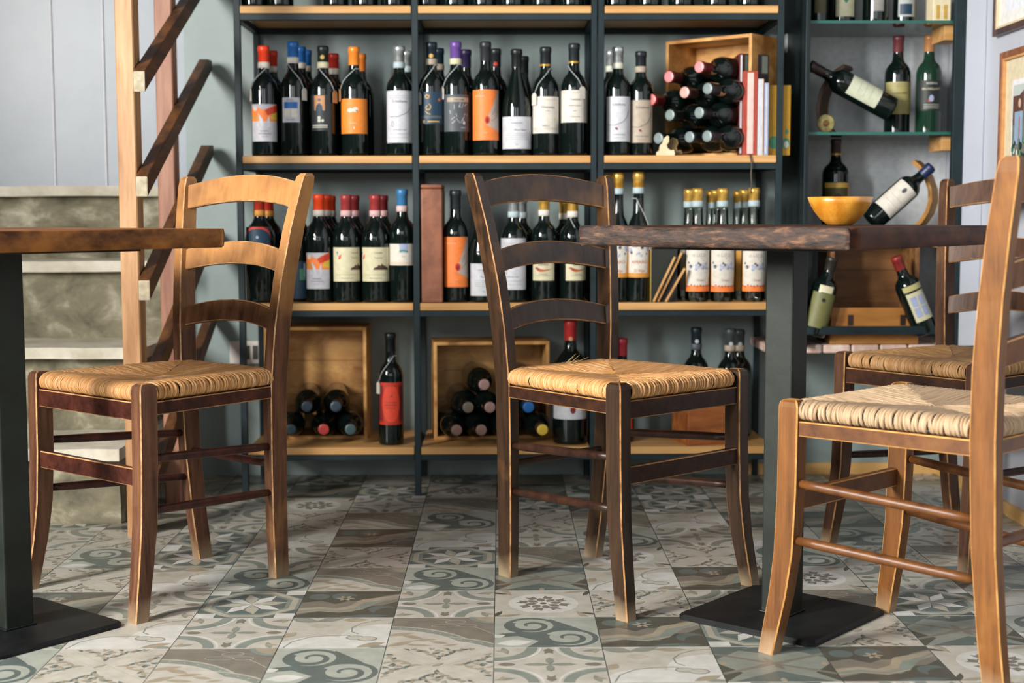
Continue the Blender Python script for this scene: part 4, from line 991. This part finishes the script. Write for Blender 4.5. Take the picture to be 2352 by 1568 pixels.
for (cx,cz,r,cc) in ((xw*.80,.034,.011,0),(xw*.82,.03,.007,1),(xw*.22,.036,.013,0),(xw*.84,.066,.005,0)):
    wrap.rings([[Vector((cx+r*math.cos(2*math.pi*k/16),-y,cz+1.4*r*math.sin(2*math.pi*k/16))) for k in range(16)] for y in (0,.0006+.0003*cc)],cc,True)
wrap.build('cover_print',[lm('green'),lm('ltext')],yb)
# ribbon hanging over the shelf edge
rb=MB(); P=[at(1722,353,3.992),at(1724,362,3.990),at(1727,378,3.990),at(1725,400,3.991),at(1727,425,3.991),at(1725,445,3.991)]
rb.tube(P,.0022,6); o=rb.build('cord',[flat('#4a4438',.6)]); tag(o,'thin dark cord hanging over the edge of the upper right board','cord')

# ---------------------------------------------------------------- third row, left column
stand(594,447,2,Y1,'squat wine bottle with red capsule and round navy label behind the golden chair back',(566,622,521,600,'dark',d_navyred),cap='#b8301e',band='amber',kind='squat',R=.041)
stand(615,449,2,Y2,'squat wine bottle with red capsule behind the round navy label',cap='#b8301e',band='amber',kind='squat',R=.041)
stand(687,455,2,Y1+.05,'dark wine bottle mostly hidden behind the post of the golden chair',(665,706,600,685,'navy',lambda w,h:[R4('green',w*.1,w*.4,h*.0,h*.3),R4('skyb',w*.3,w*.5,h*.1,h*.45)]),cap='dred')
stand(731,447,2,Y1,'squat wine bottle with orange capsule and flame label on the middle shelf',(704,756,580,663,'grey',d_flame),cap='#f04a18',band='pale',kind='squat',R=.0395)
stand(748,448,2,Y2,'squat wine bottle with orange capsule just behind the lower flame label',cap='#f04a18',band='pale',kind='squat',R=.0395)
stand(758,450,2,Y3,'squat wine bottle with orange capsule rearmost behind the lower flame label',cap='#d8401c',band='pale',kind='squat',R=.0395)
stand(794,448,2,Y1,'wine bottle with dark red capsule and cream label with half a castle',(766,826,568,646,'cream',d_castle),cap='#9c3436',band='#cfa8a6',kind='squat',R=.0395)
stand(812,449,2,Y2,'wine bottle with dark red capsule behind the half-castle label',cap='#7c2426',band='#cfa8a6',kind='squat',R=.0395)
stand(861,448,2,Y1,'wine bottle with dark red capsule and cream label with a whole castle',(832,894,568,646,'cream',d_castle2),cap='#9c3436',band='#cfa8a6',kind='squat',R=.0395)
stand(878,449,2,Y2,'wine bottle with dark red capsule behind the whole-castle label',cap='#6c2022',band='#cfa8a6',kind='squat',R=.0395)
stand(923,435,2,Y1,'wine bottle with light blue capsule and small white hill label on the middle shelf',(894,949,560,609,'pale',d_hill),cap='#3a78a8',band='#cfb4b0')
# middle column
lb=thing('gift_box','tall brown leather-covered box standing at the left end of the middle shelf','box',(at(967,500,4.004).x,4.004,SZ[2]))
bw_=at(1016,500,4.004).x-at(967,500,4.004).x; bh_=at(990,423,4.004).z-SZ[2]
c=MB(); c.bx((0,0,0),(bw_,.20,bh_-.012)); bevel(c.build('box_body',[M['leather']],lb),.004,3); c=MB(); c.bx((0,0,bh_-.0115),(bw_,.20,bh_)); bevel(c.build('lid',[M['leather']],lb),.004,3)
stand(1046,437,2,Y1,'wine bottle with black capsule and orange swoosh label beside the leather box',(1020,1074,544,659,'orange2',d_orangeswoosh),cap='#22282c')
stand(1107,447,2,Y1,'slope-shouldered wine bottle with low white label behind the post of the dark chair',(1081,1137,605,679,'white',d_plain),cap='#15191b',kind='burgundy',R=.0395)
stand(1180,451,2,Y1,'silver-capped wine bottle with tall white label seen through the dark chair back',(1150,1207,547,665,'white',d_whitevine),cap='silver',band='#a9bcc0')
stand(1198,454,2,Y2,'wine bottle with silver capsule behind the tall white label in the dark chair back',cap='silver',band='#a9bcc0')
stand(1250,447,2,Y1,'wine bottle with gold capsule and cream script label, left of its twin',(1224,1272,590,644,'cream',d_santo),cap='gold',band='pale')
stand(1316,450,2,Y1,'wine bottle with gold capsule, cream script label and thread, left of the upright',(1299,1346,590,644,'cream',d_santo),cap='gold',band='pale',tagp=(1.0,.12,'pale'))
stand(1297,457,2,Y2,'wine bottle with gold capsule behind the two script-label bottles',cap='gold',band='pale')
# right column
stand(1397,400,2,Y2,'tall amaro bottle with gold cap hidden behind the dark chair post',cap='gold',band='#a9bcc0',kind='liqueur',R=.036)
stand(1420,398,2,Y1,'tall dark amaro bottle with gold cap, left of its twin',(1394,1443,548,637,'pale',d_amaro),cap='gold',band='#a9bcc0',kind='liqueur',R=.034,capl=.135)
stand(1467,396,2,Y1,'tall dark amaro bottle with gold cap and thread, right of its twin',(1444,1491,548,637,'pale',d_amaro),cap='gold',band='#a9bcc0',kind='liqueur',R=.034,capl=.135,tagp=(1.1,.165,'pale'))
db=thing('gift_box','dark gift box with a thin gilt edge right of the amaro bottles','box',(at(1494,600,4.03).x,4.03,SZ[2]))
wx=at(1556,600,4.03).x-at(1494,600,4.03).x; c=MB(); c.bx((.002,0,0),(wx,.16,.15)); bevel(c.build('box_body',[lm('#1a1e18')],db),.001); c=MB(); c.bx((0,-.001,0),(.002,.16,.15)); c.build('gilt_edge',[lm('#b89a4a')],db)
for (a,b_,y) in (((1550,590),(1501,693),4.012),((1566,580),(1511,693),4.022),((1573,616),(1529,693),4.009)):
    A=at(*a,y); B=at(*b_,y); B.z=SZ[2]+.002; mb=MB(); t_=(A-B).normalized(); u=Vector((0,1,0)); v=t_.cross(u)
    mb.rings([octo(p,u,v,.012,.006,.001) for p in (B,A)],0,True); o=mb.build('wooden_stick',[M['board']]); tag(o,'thin golden wooden stick leaning left of the grappa bottles','stick','leaning wooden sticks')
gk=dict(cap='gold',band='#a9bcc0',kind='liqueur',gl='clear',capl=.13,cat='grappa bottle',name='grappa_bottle',group='clear grappa bottles')
stand(1603,433,2,Y1,'clear grappa bottle with gold cap and cream label, left of the front three',(1577,1631,574,669,'pale',d_grappa),R=.034,**gk)
stand(1661,433,2,Y1,'clear grappa bottle with gold cap and cream label, middle of the front three',(1634,1688,574,670,'pale',d_grappa),R=.034,**gk)
stand(1733,432,2,Y1,'clear labelled grappa bottle with gold cap nearest the right-hand table post',(1707,1760,576,669,'pale',d_grappa),R=.034,**gk)
stand(1584,435,2,Y2,'clear grappa bottle behind the left front grappa bottle',(1562,1600,575,667,'tan',None),R=.034,**gk)
stand(1645,437,2,Y2,'clear grappa bottle behind the middle front grappa bottle',R=.034,**gk)
stand(1634,439,2,Y3,'clear grappa bottle rearmost behind the middle front one',R=.034,**gk)
stand(1711,436,2,Y2,'clear grappa bottle behind the right front grappa bottle',(1690,1730,575,667,'amber',None),R=.034,**gk)
stand(1696,439,2,Y3,'clear grappa bottle rearmost at the right of the middle shelf',R=.034,**gk)

# ---------------------------------------------------------------- bottom row
zb=SZ[3-3]
XR_=at(843,900,4.16).x; crate((XR_-.30,4.155,zb),0,.30,.331,.16,'open pine wine crate facing forward on the bottom shelf behind the golden chair',M['crate'])
dn=Vector((.10,-1,0)).normalized()
for px,z,cap,nm in ((666,.0485,'#34464e','bottom row left'),(742,.0485,'#b03a34','bottom row middle, red capsule'),(804,.0485,'#3a5254','bottom row right'),(704,.1145,'#2c3c48','top row left'),(771,.1145,'#2c3c48','top row right')):
    lying((at(px,900,4.02).x,4.02,zb+z),dn,.29,'wine bottle lying in the bottom left crate, %s'%nm,'#10181c',top=cap,group='bottles lying in the bottom left crate')
stand(893,765,0,4.06,'wine bottle with black capsule and red oval label standing between the two bottom crates',(868,920,878,975,'red',d_redoval),cap='#0e1416',tagp=(-1.0,.165,'pale'),R=.0365)
cl=at(997,900,4.136); rz2=R_(5)
crate((cl.x,4.125,zb),rz2,.340,.288,.165,'low pine wine crate on the bottom shelf behind the dark chair',M['crate'])
dn=Vector((.13,-1,0)).normalized(); k=0
for px,z,cap,nm in ((1048,.0485,'#8a6a60','bottom layer first from left'),(1105,.0485,'#8a6a60','bottom layer second from left'),(1166,.0485,'#2c3c40','bottom layer behind the chair post'),(1246,.0485,'yellow','bottom layer right end, yellow capsule'),(1075,.1135,'#6c6458','middle layer left'),(1125,.1135,'#93766c','middle layer second'),(1214,.1135,'blue','middle layer right, blue capsule'),(1112,.1785,'#a08078','top layer left'),(1222,.1785,'#5c4a34','top layer right')):
    X_=at(px,900,4.0).x; lying((X_,4.0,zb+z),dn,.285,'wine bottle lying in the bottom middle crate, %s'%nm,('#14181a' if cap not in ('yellow','blue') else '#6c5040' if cap=='yellow' else '#2c4c74'),top=cap,group='bottles lying in the bottom middle crate',lab=[tl] if k in (0,1,4,5,7) else ())
    k+=1
stand(1311,736,0,4.075,'large magnum wine bottle with red capsule and white label, behind the dark chair',(1272,1346,868,961,'white',lambda w,h:[('dred',disc(w*.1,-h*.26,.008,14,.012))]+TX('text','MAGNUM',.011,0,h*.2)),cap='#b02c2c',R=.0505,capl=.16,emb=('kraft',.855),name='magnum_bottle')
stand(1431,777,0,4.10,'slim wine bottle with red capsule on the bottom right shelf beside the chair post',(1408,1454,925,985,'red',None),cap='#a8303a')
stand(1603,752,0,4.15,'dark bottle with black capsule behind the brown box on the bottom right shelf',cap='#1c2830',emb=('silver',.88),band='slate')
stand(1682,755,0,4.10,'dark bottle with grey capsule on the bottom right shelf, in front of its twin',cap='#3c4448',emb=('silver',.87),band='tan')
stand(1703,757,0,4.19,'dark bottle with grey capsule at the far right rear of the bottom shelf',cap='#3c4448',emb=('silver',.87),band='tan')
bx=thing('wooden_box','reddish-brown wooden box standing corner-on on the bottom right shelf','box',(.531,4.004,zb),R_(14))
M['redbox']=noisemat('reddish_box_wood', srgb('#6e3a1a'), srgb('#a86430'), (4,30,30), .45, 6, .15)
c=MB(); c.bx((0,0,0),(.115,.13,.150)); bevel(c.build('box_body',[M['redbox']],bx),.002)
c=MB(); c.bx((-.002,-.002,.1505),(.117,.132,.162)); bevel(c.build('lid',[M['redbox']],bx),.002)
sw=thing('power_socket','white double socket plate on the wall behind the left end of the shelves','socket',(at(565,808,YW-.001).x,YW-.0005,at(565,808,YW).z))
c=MB(); c.bx((-.049,-.008,-.036),(.047,0,.034)); bevel(c.build('socket_plate',[lm('#d8d2cc')],sw),.002)
for dx in (.006,.030):
    c=MB(); c.bx((dx-.008,-.0095,-.022),(dx+.008,-.0081,.020)); bevel(c.build('socket_insert',[lm('#3c4038')],sw),.0005)

# ---------------------------------------------------------------- display niche with glass shelves
XN=.860; YN=4.0
nc=thing('display_cabinet','dark steel framed display niche with glass shelves at the right','cabinet',(1.1,YN,.4)); O=Vector(nc.location)
def part(n_,a,b_,mat,bv=.001):
    c=MB(); c.bx(Vector(a)-O,Vector(b_)-O); return bevel(c.build(n_,[mat] if not isinstance(mat,list) else mat,nc),bv)
part('back_panel',(XN+.0005,YW-.0025,.426),(XR-.001,YW-.0005,2.5),flat('#c6cacc',.6),.0001)
part('side_panel',(XN-.012,YN,.426),(XN,YW-.002,2.5),M['bpanel'])
part('frame_post',(1.262,YN,.426),(1.293,YN+.02,2.5),M['steel'])
part('frame_rail',(XN,YN,at(1900,768,YN).z),(1.262,YN+.02,at(1900,750,YN).z),M['steel'])
part('frame_post',(1.293,YN+.001,.426),(XR-.001,YN+.012,2.5),M['wall_r'])
GZ=[at(1950,300,YN+.03).z-.004,at(1950,44,YN+.03).z-.004,.752]
for z in GZ+[1.66]:
    c=MB(); a=Vector((XN+.001,YN+.025,z-.008))-O; b_=Vector((1.32,YW-.003,z))-O; c.bx(a,b_); 
    c.m=[0]*6; c.m[2]=1   # front edge face
    c.build('glass_shelf',[M['shelfglass'],M['gedge']],nc)
    part('shelf_bracket',(1.250,YN+.06,z-.050),(1.300,YN+.18,z-.0085),M['board'])
sw2=thing('switch_plate','pale grey switch plate on the black side panel of the niche','switch',(XN-.0125,at(1812,104,4.30).y,at(1812,104,4.30).z))
c=MB(); c.bx((-.006,-.052,-.028),(0,.052,.028)); bevel(c.build('plate',[lm('#c8cccc')],sw2),.002); c=MB(); c.bx((-.0085,-.02,-.018),(-.0061,.02,.018)); bevel(c.build('rocker',[lm('#b8bcbc')],sw2),.001)
# brick ledge below
lg=MB(); x=XN; mo=[]
lz0,lz1=at(2000,811,4.06).z,.425
lgt=thing('brick_ledge','pinkish-white row of bricks forming the sill under the display niche','ledge',(1.1,4.06,lz0)); O2=Vector(lgt.location)
xb=XN-.10
while xb<XR-.004:
    x1=min(xb+.082,XR-.001); c=MB(); c.bx(Vector((xb,4.055,lz0))-O2,Vector((x1-.004,YW-.002,lz1))-O2)
    bevel(c.build('brick',[noisemat('pale_brick',srgb('#c09a8a'),srgb('#e0cdc0'),(20,20,20),.8,6,.5) if xb<XN-.09 else bpy.data.materials['pale_brick']],lgt),.006,3); xb+=.082
# things inside the niche
def nbottle(pc,yt,z,Y,label,L=None,**kw):
    return stand(pc,yt,z,Y,label,L,group='bottles in the display niche',**kw)
nbottle(2057,83,GZ[0],4.20,'wine bottle with dark red capsule and cream label on the middle glass shelf',(2022,2085,188,262,'#a59b62',d_yel),cap='#6c3438',R=.0375)
nbottle(2128,82,GZ[0],4.19,'green-necked bottle with tan capsule and printed dark label on the middle glass shelf',(2100,2156,184,254,'#1e2624',lambda w,h:TX('ltext','RISERVA',.009,0,h*.36)+TX('cream','BRUNELLANTI',.009,0,h*.18)+[('skyb',disc(-w*.02,-h*.1,.007,12,.010)),('rust',disc(-w*.08,-h*.18,.004,8))]+lines('ltext',w,h,(-.3,-.36,-.42),.5,.0012)),cap='#b07a4c',R=.0375,gl='green_glass')
nbottle(1919,320,GZ[2],4.20,'old wine bottle with gold ring on the lowest glass shelf, behind the bowl',(1892,1948,418,500,'#4c4424',lambda w,h:[R4('gold',-w*.5,w*.5,h*.34,h*.48),R4('amber',w*.36,w*.5,-h*.5,h*.4),('black',disc(-w*.05,h*.05,.012,14,.014))]),cap='#3a2c24',R=.039,ring='gold')
nbottle(1928,-140,GZ[1],4.19,'wine bottle with cream-green label on the top glass shelf',(1908,1950,-40,38,'cream',lambda w,h:[('green',disc(0,h*.1,.008,12,.02))]),cap='#3a2c24')
nbottle(1874,-150,GZ[1],4.20,'dark bottle with gilt print at the left end of the top glass shelf',(1860,1885,-40,30,'#5c5434',None),cap='gold',R=.034)
nbottle(2003,-120,GZ[1],4.18,'dark bottle with narrow grey label on the top glass shelf',(1992,2015,-60,26,'#8c8a84',None),cap='#222222')
nbottle(2069,-120,GZ[1],4.20,'bottle with printed silver-grey label on the top glass shelf',(2050,2086,-60,38,'#a8aca8',lambda w,h:[R4('slate',-w*.4,w*.4,h*.1,h*.2),R4('navy',-w*.4,w*.3,-h*.45,-h*.2)]),cap='silver',R=.033)
c=thing('pale_box','pale cream box with two gold prints at the right end of the top glass shelf','box',(at(2143,30,4.15).x,4.15,GZ[1]))
wx=at(2184,30,4.15).x-at(2143,30,4.15).x; q=MB(); q.bx((0,0,0),(wx,.08,.11)); bevel(q.build('box_body',[lm('#e6d8b4')],c),.002); q=MB(); q.bx((wx*.18,-.0008,.02),(wx*.38,0,.06)).bx((wx*.6,-.0008,.02),(wx*.8,0,.06)); q.build('gold_print',[lm('gold')],c)
def arc_holder(pts, Y, wd, label, mat, zs, sk=.04, tk=.006):
    P=[at(x,y,Y) for x,y in pts]; mb=MB(); R=[]
    for i,p in enumerate(P):
        t_=(P[min(i+1,len(P)-1)]-P[max(i-1,0)]).normalized(); n_=Vector((0,1,0)).cross(t_)
        R.append([p+n_*tk+Vector((0,-wd/2,0)),p+n_*tk+Vector((sk,wd/2,0)),p-n_*tk+Vector((sk,wd/2,0)),p-n_*tk+Vector((0,-wd/2,0))])
    dz=zs-min(v.z for r in R for v in r)
    R=[[v+Vector((0,0,dz)) for v in r] for r in R]
    mb.rings(R,0,True); o=bevel(mb.build('bottle_holder',[mat]),.001); tag(o,label,'bottle holder'); return o
arc_holder([(1934,143),(1915,155),(1897,172),(1884,192),(1876,216),(1872,240),(1874,262),(1882,282),(1896,297)],4.20,.07,'dark curved wooden holder gripping a tilted bottle on the middle glass shelf',noisemat('dark_holder_wood',srgb('#38230f'),srgb('#5c3c1c'),(20,20,20),.5),GZ[0]+.0005)
arc_holder([(2088,378),(2104,392),(2118,415),(2127,442),(2128,468),(2120,494),(2106,515),(2090,530)],4.17,.07,'light curved wooden holder gripping a tilted bottle on the lowest glass shelf',noisemat('light_holder_wood',srgb('#a87434'),srgb('#cd9a54'),(20,20,20),.5),GZ[2]+.0005)
def tilted(tip,base,Y,label,L,cap,**kw):
    A=at(*tip,Y); B=at(*base,Y); d=A-B; q=d.to_track_quat('Z','X')
    o=lying(A,d,d.length,label,cap,R=.0365,group='bottles in the display niche',lab=L); 
    return o
def labf(zf,wd,ht,base,dec=None,ang=0):
    def f(t,Rr,H): wrap_label('label',t,Rr,H*zf,wd,ht,base,dec(wd,ht) if dec else (),ang)
    return f
def face_cam(o):                          # turn about its own axis so that the label faces the room
    from mathutils import Quaternion
    R0=o.rotation_euler.to_matrix(); ax=R0@Vector((0,0,1)); f=R0@Vector((0,-1,0)); want=Vector((0,-1,.25)); want=(want-ax*want.dot(ax)).normalized()
    ang=f.angle(want); s_=1 if f.cross(want).dot(ax)>0 else -1
    o.rotation_euler=(Quaternion(ax,ang*s_).to_matrix()@R0).to_euler(); return o
face_cam(tilted((1860,150),(2049,252),4.12,'dark bottle tilted down to the right in the dark curved holder',[labf(.37,.072,.095,'#c4c8b0',lambda w,h:lines('tan',w,h,(.2,.0,-.2),.6,.001))],'#2e1c18'))
face_cam(tilted((2139,383),(1999,508),4.12,'dark bottle with blue capsule tilted in the light curved holder',[labf(.40,.075,.10,'pale',lambda w,h:[('text',disc(0,h*.3,.006,10,.009))]+lines('tan',w,h,(.0,-.2),.6,.001))],'#1c2c54'))
md=thing('round_plaque','small round gilt plaque at the foot of the dark curved holder','ornament',(at(1897,268,4.07).x,4.07,GZ[0]))
q=MB(); q.lathe([(.0001,-.004),(.024,-.004),(.026,0),(.022,.003),(.0001,.003)],28,(0,0,.0265),0,ax=Matrix.Rotation(R_(90),3,'X')); q.build('disc',[noisemat('old_gilt',srgb('#7c7040'),srgb('#b0a468'),(60,60,60),.6)],md)
q=MB(); q.lathe([(.0001,.003),(.009,.003),(.007,.006),(.0001,.0065)],18,(0,0,.0265),0,ax=Matrix.Rotation(R_(90),3,'X')); q.build('boss',[lm('#8c5c28')],md)
# wooden crate and leaning bottles below the lowest glass shelf
o=crate((at(1907,700,4.06).x,4.065,.4255),0,.255,.315,.17,'weathered wooden crate on the brick sill between two leaning bottles',M['crate2'],.012)
q=MB(); q.bx((.0005,-.010,.0),(.254,-.0005,.105)); bevel(q.build('front_board',[noisemat('front_board_wood',srgb('#8a5620'),srgb('#b47a38'),(4,20,20),.5,6,.2)],o),.002)
for dx in (.05,.2):
    q=MB(); q.bx((dx,-.013,.055),(dx+.014,-.0105,.085)); q.build('clasp',[lm('#2c1c12')],o)
face_cam(tilted((1912,592),(1866,770),4.035,'dark bottle with yellow-green label leaning against the left of the weathered crate',[labf(.33,.075,.10,'#6c6c3c',lambda w,h:[('black',disc(0,h*.3,.006,10))]),labf(.60,.04,.02,'cream')],'#2a2620'))
face_cam(tilted((2058,590),(2128,764),4.035,'red-necked dark bottle with shield label leaning at the right of the weathered crate',[labf(.36,.055,.085,'#c8c4a0',lambda w,h:[R4('skyb',-w*.36,-w*.04,h*.02,h*.36),R4('skyb',w*.04,w*.36,h*.02,h*.36),R4('skyb',-w*.36,-w*.04,-h*.36,-h*.02),R4('skyb',w*.04,w*.36,-h*.36,-h*.02)]),labf(.60,.06,.016,'#b8b078')],'#8c2c28'))

# ---------------------------------------------------------------- pictures on the right wall
def picture(y1,z0,z1,wd,label,outer,inner,mat_c,img):
    t=thing('framed_picture',label,'picture',(XR-.001,y1,z0),0); h=z1-z0; x=-.018
    def P(n_,ya,yb,za,zb,x0,x1,m_,bv=.0015):
        c=MB(); c.bx((x0,-yb,za),(x1,-ya,zb)); return bevel(c.build(n_,[m_],t),bv)
    fw=.017
    c=MB()
    for (ya,yb,za,zb) in ((0,fw,0,h),(wd-fw,wd,0,h),(fw,wd-fw,0,fw),(fw,wd-fw,h-fw,h)): c.bx((x,-yb,za),(0,-ya,zb))
    bevel(c.build('frame',[outer],t),.002)
    c=MB(); g=fw+.006
    for (ya,yb,za,zb) in ((fw,g,fw,h-fw),(wd-g,wd-fw,fw,h-fw),(g,wd-g,fw,g),(g,wd-g,h-g,h-fw)): c.bx((x+.003,-yb,za),(-.002,-ya,zb))
    c.build('inner_frame',[inner],t)
    P('mat_board',g,wd-g,g,h-g,-.006,-.002,mat_c,.0001)
    mb=MB(); mats=[];idx={}
    for k,(cc,poly) in enumerate(img):
        Q=[(g+.0+a*(wd-2*g),g+b_*(h-2*g)) for a,b_ in poly]; Q=clip_rect(Q,g+.001,wd-g-.001,g+.001,h-g-.001)
        if not Q: continue
        if cc not in idx: idx[cc]=len(mats); mats.append(lm(cc))
        mb.add([(-.0062-.0001*k,-a,b_) for a,b_ in Q],[tuple(range(len(Q)))],idx[cc])
    mb.build('print',mats,t)
p1=onx(2278,85,XR-.019); 
def rc(c,x0,x1,y0,y1): return (c,[(x0,y0),(x1,y0),(x1,y1),(x0,y1)])
img1=[rc('#dfe3ea',.12,1,.10,1),rc('#1e5a80',.12,1,.6,1),('#1e5a80',[(.30,.75),(.55,.16),(.9,.75)]),('#dfe3ea',[(.12,.55),(.25,.5),(.5,.14),(.12,.12)]),('#123c58',[(.55,.16),(.6,.2),(.75,.8),(.66,.8)]),rc('#2a7c94',.35,.6,.5,.7)]
picture(p1.y,p1.z,p1.z+.36,.42,'framed blue picture at the top right corner on the right wall',noisemat('dark_frame',srgb('#3c2c28'),srgb('#5c4438'),(20,20,20),.4),flat('#d8c4a4'),flat('#e4e2de'),img1)
p2=onx(2296,122,XR-.019); p2b=onx(2296,480,XR-.019)
rnd=random.Random(4)
img2=[rc('#dfe0e2',.16,.84,.12,.84),rc('#6c7468',.19,.81,.19,.80),rc('#5c3c34',.19,.45,.5,.74),('#b8c0bc',[(.19,.72),(.19,.8),(.6,.8),(.35,.72)]),rc('#8ca4bc',.24,.44,.36,.60),('#c8a890',disc(.36,.66,.035,12)),rc('#8ca4bc',.5,.68,.34,.58),('#c8a890',disc(.58,.65,.035,12)),rc('#b04038',.35,.37,.38,.56)]
for k in range(40): img2.append((rnd.choice(['#2c5c44','#1c3428','#d0d4cc','#4c8a64','#7c8890','#343c3c']),disc(rnd.uniform(.2,.8),rnd.uniform(.2,.38),rnd.uniform(.01,.03),7)))
picture(p2.y,.83,p2.z,.34,'wood-framed group photograph on the right wall below the blue picture',noisemat('brown_frame',srgb('#6a4028'),srgb('#9a6440'),(20,20,20),.4),flat('#c8925c'),flat('#d8ccac'),img2)
